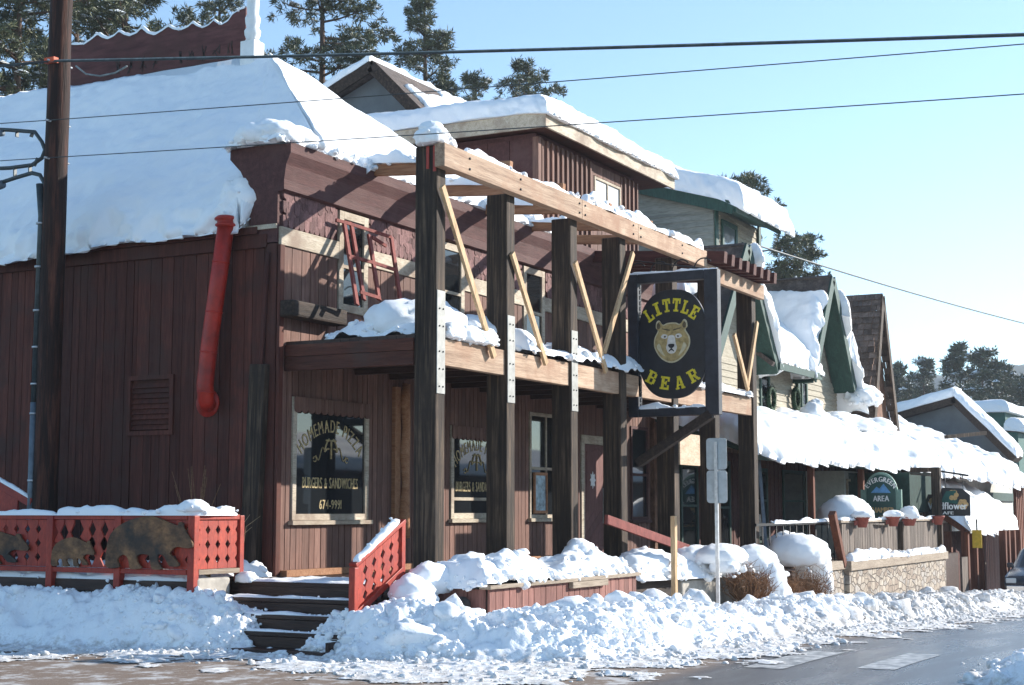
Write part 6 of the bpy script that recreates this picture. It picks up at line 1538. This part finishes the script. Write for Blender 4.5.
hb = thing('far_gabled_building', (62, 14, -2), 'blue grey gabled building with snow along its roof edge', 'building')
G = 60.0; P = [at(a, b, 'X', G) for a, b in ((893, 418), (957, 400), (1013, 456), (1000, 480), (880, 480))]
MB().prism([(p[1], p[2]) for p in P], 'X', G, G + .3).build('gable_wall', M['slate'], hb)
mb = MB(); mb.sheet([(G - .5, P[1][1], P[1][2] + .1), (G - .5, P[2][1] - .2, P[2][2] - .05), (G + .9, P[2][1] - .2, P[2][2] - .05), (G + .9, P[1][1], P[1][2] + .1)], .25); mb.sheet([(G - .5, P[1][1], P[1][2] + .1), (G - .5, P[0][1] + 2, P[0][2] - .4), (G + .9, P[0][1] + 2, P[0][2] - .4), (G + .9, P[1][1], P[1][2] + .1)], .25); mb.build('roof', M['timberx'], hb)
S = SnowMesh(); S.slab((G - .6, P[2][1] - .2, P[2][2]), (G + .9, P[2][1] - .2, P[2][2]), (G + .9, P[1][1], P[1][2] + .12), (G - .6, P[1][1], P[1][2] + .12), T=.35, R0=.3, rnd='lb', seed=221, nu=40, nv=40); S.slab((G - .6, P[0][1] + 2, P[0][2] - .4), (G + .9, P[0][1] + 2, P[0][2] - .4), (G + .9, P[1][1], P[1][2] + .12), (G - .6, P[1][1], P[1][2] + .12), T=.38, R0=.3, rnd='lb', seed=222, nu=40, nv=40); S.build('snow on the far blue grey gabled roof')
tb2 = thing('teal_building', (80, 14, -3), 'small teal box building with a snow cap at the far right', 'building')
q0, q1, q2 = at(967, 412, 'X', 80), at(1005, 412, 'X', 80), at(1018, 432, 'X', 80)
MB().box(80, 90, q1[1], q0[1] + 3, -4, q0[2]).build('wall', M['teal'], tb2); MB().box(80, 90, q2[1], q1[1], -4, q2[2]).build('lean_to', M['teal'], tb2)
S = SnowMesh(); S.slab((79.5, q1[1] - .3, q1[2]), (90, q1[1] - .3, q1[2]), (90, q0[1] + 3, q0[2]), (79.5, q0[1] + 3, q0[2]), T=.6, R0=.5, seed=231, nu=40, nv=30); S.slab((79.5, q2[1] - .4, q2[2]), (90, q2[1] - .4, q2[2]), (90, q1[1], q2[2] + .1), (79.5, q1[1], q2[2] + .1), T=.7, R0=.5, seed=232, nu=30, nv=20); S.build('snow cap on the small far teal building')

# parked dark vehicle at the right edge
VX, VY = 44.6, 7.25; vz = gz(VX)
car = thing('parked_car', (VX + 2, VY, vz), 'dark blue parked car nosing in at the right edge', 'car')
sec = [(0.0, .35, .62, .78), (.08, .30, .80, .86), (.9, .28, .95, .90), (1.25, .28, 1.0, .92), (2.0, .28, 1.48, .80), (2.4, .28, 1.56, .76), (3.4, .28, 1.56, .76), (4.2, .28, 1.15, .84), (4.5, .34, .8, .8)]
vs, fs2 = [], []
for i, (dx, zl, zt_, hwv) in enumerate(sec):
    belt = min(.95, zt_ - .02)
    ring = [(-.84, zl), (-.90, zl + .2), (-.90, belt), (-hwv, zt_ - .04), (-hwv + .1, zt_), (hwv - .1, zt_), (hwv, zt_ - .04), (.90, belt), (.90, zl + .2), (.84, zl)]
    vs += [(VX + dx, VY + a, vz + b) for a, b in ring]
    if i: fs2 += [((i - 1) * 10 + k, (i - 1) * 10 + (k + 1) % 10, i * 10 + (k + 1) % 10, i * 10 + k) for k in range(10)]
fs2 += [tuple(range(9, -1, -1)), tuple((len(sec) - 1) * 10 + k for k in range(10))]
MB().add(vs, fs2, 0, True).build('body', M['carpaint'], car, bevel=.02)
MB().add([(VX + 1.28, VY - .70, vz + 1.03), (VX + 1.28, VY + .70, vz + 1.03), (VX + 1.93, VY + .66, vz + 1.45), (VX + 1.93, VY - .66, vz + 1.45)], [(0, 1, 2, 3)]).build('windscreen', M['glass'], car)
for s in (-1, 1):
    MB().box(VX - .01, VX + .04, VY + s * .72 - .14, VY + s * .72 + .14, vz + .60, vz + .74).build('headlight', M['lamp'], car, bevel=.02)
    for dx in (.9, 3.6):
        mb = MB(); mb.tube([(VX + dx, VY + s * .74, vz + .33), (VX + dx, VY + s * .93, vz + .33)], .33, 20); wh = mb.build('wheel', M['rubber'], car); mb = MB(); mb.tube([(VX + dx, VY + s * .90, vz + .33), (VX + dx, VY + s * .94, vz + .33)], .19, 14); mb.build('rim', M['chrome'], wh)
    mb = MB(); mb.box(VX + 1.35, VX + 1.45, VY + s * .98 - .08, VY + s * .98 + .08, vz + .98, vz + 1.12); mb.build('mirror', M['carpaint'], car, bevel=.02)
MB().box(VX - .03, VX + .1, VY - .85, VY + .85, vz + .38, vz + .54).build('bumper', M['chrome'], car, bevel=.02)

# =================================================================== PINES
def pine(label, px, D, top_py, zb, rad, start, n_limb, seed, snow=.3, lean=0.0, far=False, needle=.27, tufts=(21, 31), gapf=.15, group=None, shape='round'):
    rng = np.random.default_rng(seed); x, y = ground_at(px, D); zt = at(px, top_py, 'X', x)[2]; Ht = zt - zb
    t = thing('pine_tree', (x, y, zb), label, 'tree', group)
    rx = Vector(RT)
    def trunk_at(s): return Vector((x, y, zb)) + Vector((0, 0, Ht * s)) + rx * (lean * Ht * s + .12 * math.sin(5 * s + seed) * s)
    r0 = .012 * Ht + .06; mb = MB(); mb.tube([trunk_at(i / 14) for i in range(15)], [r0 * (1 - .93 * i / 14) + .012 for i in range(15)], 9)
    C, Dr = [], []
    for i in range(n_limb):
        s = start + (1 - start) * ((i + rng.random()) / n_limb) ** .95
        if rng.random() < gapf: continue
        q = (s - start) / (1 - start)
        k = (1.0 - q) ** .75 * (.55 + .45 * min(1, q * 4 + .3)) if shape == 'cone' else (1 - q ** 2.2) ** .7 * (.6 + .4 * min(1, q * 3 + .2))
        L = rad * k * rng.uniform(.55, 1.12) + .15; az = rng.uniform(0, 6.283); el = -.25 + .75 * q + rng.uniform(-.2, .2)
        p0 = trunk_at(s); d = Vector((math.cos(az) * math.cos(el), math.sin(az) * math.cos(el), math.sin(el)))
        pts = [p0 + d * (L * u) + Vector((0, 0, (.22 * u * u - .12 * u) * L)) for u in (0, .35, .7, 1)]
        mb.tube(pts, [max(.018, r0 * .34 * (1 - s * .6) * f_) for f_ in (1, .7, .42, .18)], 5, caps=False)
        nt_ = int(rng.integers(*tufts) * (.5 + L / rad))
        for j in range(nt_):
            u = .25 + .78 * rng.random() ** .7; b = p0 + d * (L * u) + Vector((0, 0, (.22 * u * u - .12 * u) * L))
            sp = .34 * L * (1.15 - u) + .16
            o = Vector(rng.normal(0, 1, 3)); o.z *= .45; c = b + o * sp * .75
            if j % 3 == 0: mb.tube([b, c], [.014, .006], 3, caps=False, smooth=False)
            C.append(c); Dr.append((c - b + d * .25 * sp + Vector((0, 0, .12))).normalized())
    for k_ in range(10): C.append(trunk_at(1 - .012 * k_) + Vector(rng.normal(0, .12, 3))); Dr.append(Vector((rng.normal(0, .5), rng.normal(0, .5), 1)).normalized())
    mb.build('trunk', M['bark'], t, normals=False)
    C = np.array([tuple(c) for c in C]); Dr = np.array([tuple(d_) for d_ in Dr]); n = len(C); K = 34 if not far else 18; ln = needle
    dirs = rng.normal(0, 1, (n, K, 3)); dirs /= np.linalg.norm(dirs, axis=2)[..., None]; dirs = dirs * .95 + Dr[:, None, :] * .7; dirs /= np.linalg.norm(dirs, axis=2)[..., None]
    st = C[:, None, :] + rng.normal(0, ln * .18, (n, K, 3)); sd = np.cross(dirs, rng.normal(0, 1, (n, K, 3))); sd /= np.linalg.norm(sd, axis=2)[..., None] + 1e-9
    wdt = ln * rng.uniform(.05, .095, (n, K, 1)) * (1.35 if far else 1); e = st + dirs * ln * rng.uniform(.6, 1.15, (n, K, 1)); m_ = st + dirs * ln * .45
    V = np.stack([st, m_ - sd * wdt, e, m_ + sd * wdt], 2).reshape(-1, 3); Fq = np.arange(len(V)).reshape(-1, 4); mi = np.zeros(len(Fq), int)
    pick = np.where(rng.random(n) < snow * 2.3)[0]     # snow pillows on top of the tufts
    if len(pick):
        a = np.linspace(0, 2 * np.pi, 5)[:-1]; sz = ln * (.16 + .6 * rng.random((len(pick), 1)) ** 2)
        cc = C[pick] + np.array([0, 0, ln * .30]); ring = np.stack([cc + np.concatenate([np.cos(q + 6 * rng.random((len(pick), 1)) * .2) * sz, np.sin(q) * sz, -.25 * sz + rng.normal(0, .03, sz.shape)], 1) for q in a], 1); topv = cc + np.array([0, 0, 1]) * sz * .35
        SV = np.concatenate([ring, topv[:, None, :]], 1).reshape(-1, 3); b0 = np.arange(len(pick))[:, None] * 5 + len(V)
        SF = np.concatenate([np.stack([b0[:, 0] + i, b0[:, 0] + (i + 1) % 4, b0[:, 0] + 4, b0[:, 0] + 4], 1) for i in range(4)])
        V = np.concatenate([V, SV]); Fq = np.concatenate([Fq, SF]); mi = np.concatenate([mi, np.ones(len(SF), int)])
    # triangles stored as quads are split cleanly
    tri = Fq[:, 2] == Fq[:, 3]; F3 = np.concatenate([Fq[~tri][:, [0, 1, 2]], Fq[~tri][:, [0, 2, 3]], Fq[tri][:, :3]]); m3 = np.concatenate([mi[~tri], mi[~tri], mi[tri]])
    mesh_np('crown', V, F3, [M['needle_far' if far else 'needle'], M['snow']], m3, False, t)
    return t


pine('snow-dusted pine filling the top left corner, left of the pole', 5, 44, -75, 2.5, 3.0, .42, 62, 1, .30, group=None)
pine('snowy pine rising behind the rooftop board, just right of the pole', 112, 47, -70, 2.5, 2.7, .45, 54, 2, .34, tufts=(22, 32), gapf=.2)
pine('second row pine between pole and rooftop board', 60, 58, -40, 3.5, 3.2, .40, 62, 3, .35)
pine('small pine top peeking over the scalloped board by the white post', 207, 62, -22, 3.5, 2.0, .40, 46, 4, .3, tufts=(17, 24), gapf=.2)
pine('tall leaning pine right of the white turned post', 312, 52, -70, 3.0, 2.6, .60, 46, 5, .30, lean=.006, tufts=(17, 25), gapf=.22)
pine('pointed pine above the upper storey snow roof', 424, 60, -12, 3.5, 2.5, .42, 52, 6, .34, shape='cone', tufts=(17, 24), gapf=.2)
pine('low pine with snowy crown peeking above the flat snow roof', 531, 66, 64, 3.0, 2.3, .62, 34, 7, .36, tufts=(17, 24))
pine('lower dark pine crown left of the smallest rooftop pine', 474, 70, 78, 3.0, 2.0, .62, 30, 8, .3, tufts=(17, 24))
pine('sparse dark pine behind the green-trimmed top storey', 748, 64, 178, -1.0, 3.4, .52, 34, 9, .06, tufts=(10, 16), gapf=.2)
pine('wide sparse pine crown right of the top storey window', 800, 66, 238, -1.0, 2.6, .55, 26, 10, .06)
FAR = [(900, 120, 366, 2.4, 'leftmost hazy pine right of the shingled gable'), (926, 128, 362, 2.0, 'slim hazy pine second from the shingled gable'), (963, 112, 346, 2.6, 'tallest hazy pine above the far gabled roof'), (987, 108, 354, 2.9, 'broad hazy pine behind the teal building'), (1008, 122, 366, 2.6, 'hazy pine near the right edge, behind the broad one'), (1026, 116, 380, 2.8, 'hazy pine cut by the right edge'), (944, 140, 392, 2.4, 'short hazy pine behind the tallest far pine'), (975, 150, 388, 2.8, 'low distant pine filling between two tall far pines'), (1017, 92, 430, 2.4, 'lower nearer pine at the right edge beside the teal building'), (913, 150, 396, 2.4, 'low distant pine between the two leftmost hazy pines'), (1000, 135, 396, 2.8, 'distant low pine behind the right hand pines')]
for i, (px, D, tp_, rd, lab) in enumerate(FAR):
    pine(lab, px, D, tp_, -5.0, rd * 1.25, .28 if i < 6 else .12, 44, 40 + i, .16, far=True, needle=.5, tufts=(15, 21), gapf=.1, shape='round' if i % 2 else 'cone')
# forested hill far behind the street
xs = np.linspace(0, 1, 60); hp = []
X, Y = np.meshgrid(np.linspace(500, 900, 50), np.linspace(-250, 260, 90), indexing='ij'); Q = np.stack([X, Y, 0 * X], -1).reshape(-1, 3)
Z = -6 + 62 * np.exp(-((X - 700) / 120) ** 2) * (1 + .25 * fbm(Q * .008, 3, 5).reshape(X.shape)) + 3.0 * np.abs(fbm(Q * .08, 3, 6).reshape(X.shape)) * (np.abs(X - 700) < 180)
S = SnowMesh(); S.grid(np.stack([X, Y, Z], -1)); tag(mesh_np('hills', np.concatenate(S.V), np.concatenate(S.Fc), plain('forest_hillside', (.05, .065, .05), .9, 0, .1, .5, .05, 0, (.12, .13, .13))), kind='structure')
X, Y = np.meshgrid(np.linspace(-300, 700, 70), np.linspace(-330, -90, 30), indexing='ij'); Q = np.stack([X, Y, 0 * X], -1).reshape(-1, 3)  # unseen forest slope opposite, added to give the windows a dark reflection
Z = -8 + 24 * np.clip((-90 - Y) / 150, 0, 1) ** .8 * (1 + .3 * fbm(Q * .006, 3, 8).reshape(X.shape)) + 2.5 * np.abs(fbm(Q * .09, 3, 9).reshape(X.shape)) * (Y < -100)
S = SnowMesh(); S.grid(np.stack([X, Y, Z], -1)); tag(mesh_np('hills', np.concatenate(S.V), np.concatenate(S.Fc), plain('forest_hillside_across', (.05, .065, .05), .9, 0, .1, .5, .05, 0, (.12, .13, .13))), kind='structure')
# =================================================================== AIR
hz = MB().box(-320, 960, -420, 430, -30, 130).build('haze', [])
m = bpy.data.materials.new('valley_haze'); m.use_nodes = True; t = m.node_tree
for n_ in list(t.nodes):
    if n_.type != 'OUTPUT_MATERIAL': t.nodes.remove(n_)
pv = t.nodes.new('ShaderNodeVolumePrincipled'); pv.inputs['Color'].default_value = (.80, .88, 1.0, 1); pv.inputs['Density'].default_value = .00042; pv.inputs['Anisotropy'].default_value = .3
t.links.new(pv.outputs[0], [n_ for n_ in t.nodes if n_.type == 'OUTPUT_MATERIAL'][0].inputs['Volume'])
hz.data.materials.append(m); tag(hz, kind='stuff')
# plain timber shop across the street, mirrored in the windows
ob = thing('shop_building', (55, -12, -1.5), 'long dark timber shop with snowy roof on the far side of the street', 'building')
mb = MB(); wall_boards_x(mb, 38, 84, -11.0, -4, 3.2, .3, rng=rng); mb.build('front_wall', M['steps'], ob); MB().box(38, 84, -20, -11.02, -4, 3.2).build('wall', M['brownwall'], ob)
mb = MB(); mb.sheet([(37.5, -10.6, 3.2), (84.5, -10.6, 3.2), (84.5, -15.5, 4.6), (37.5, -15.5, 4.6)], .15); mb.build('roof', M['rim'], ob)
S = SnowMesh(); S.slab((84.6, -10.5, 3.22), (37.4, -10.5, 3.22), (37.4, -15.5, 4.62), (84.6, -15.5, 4.62), T=.45, R0=.4, seed=301, nu=120, nv=30); S.build('long roof snow on the shop across the street')
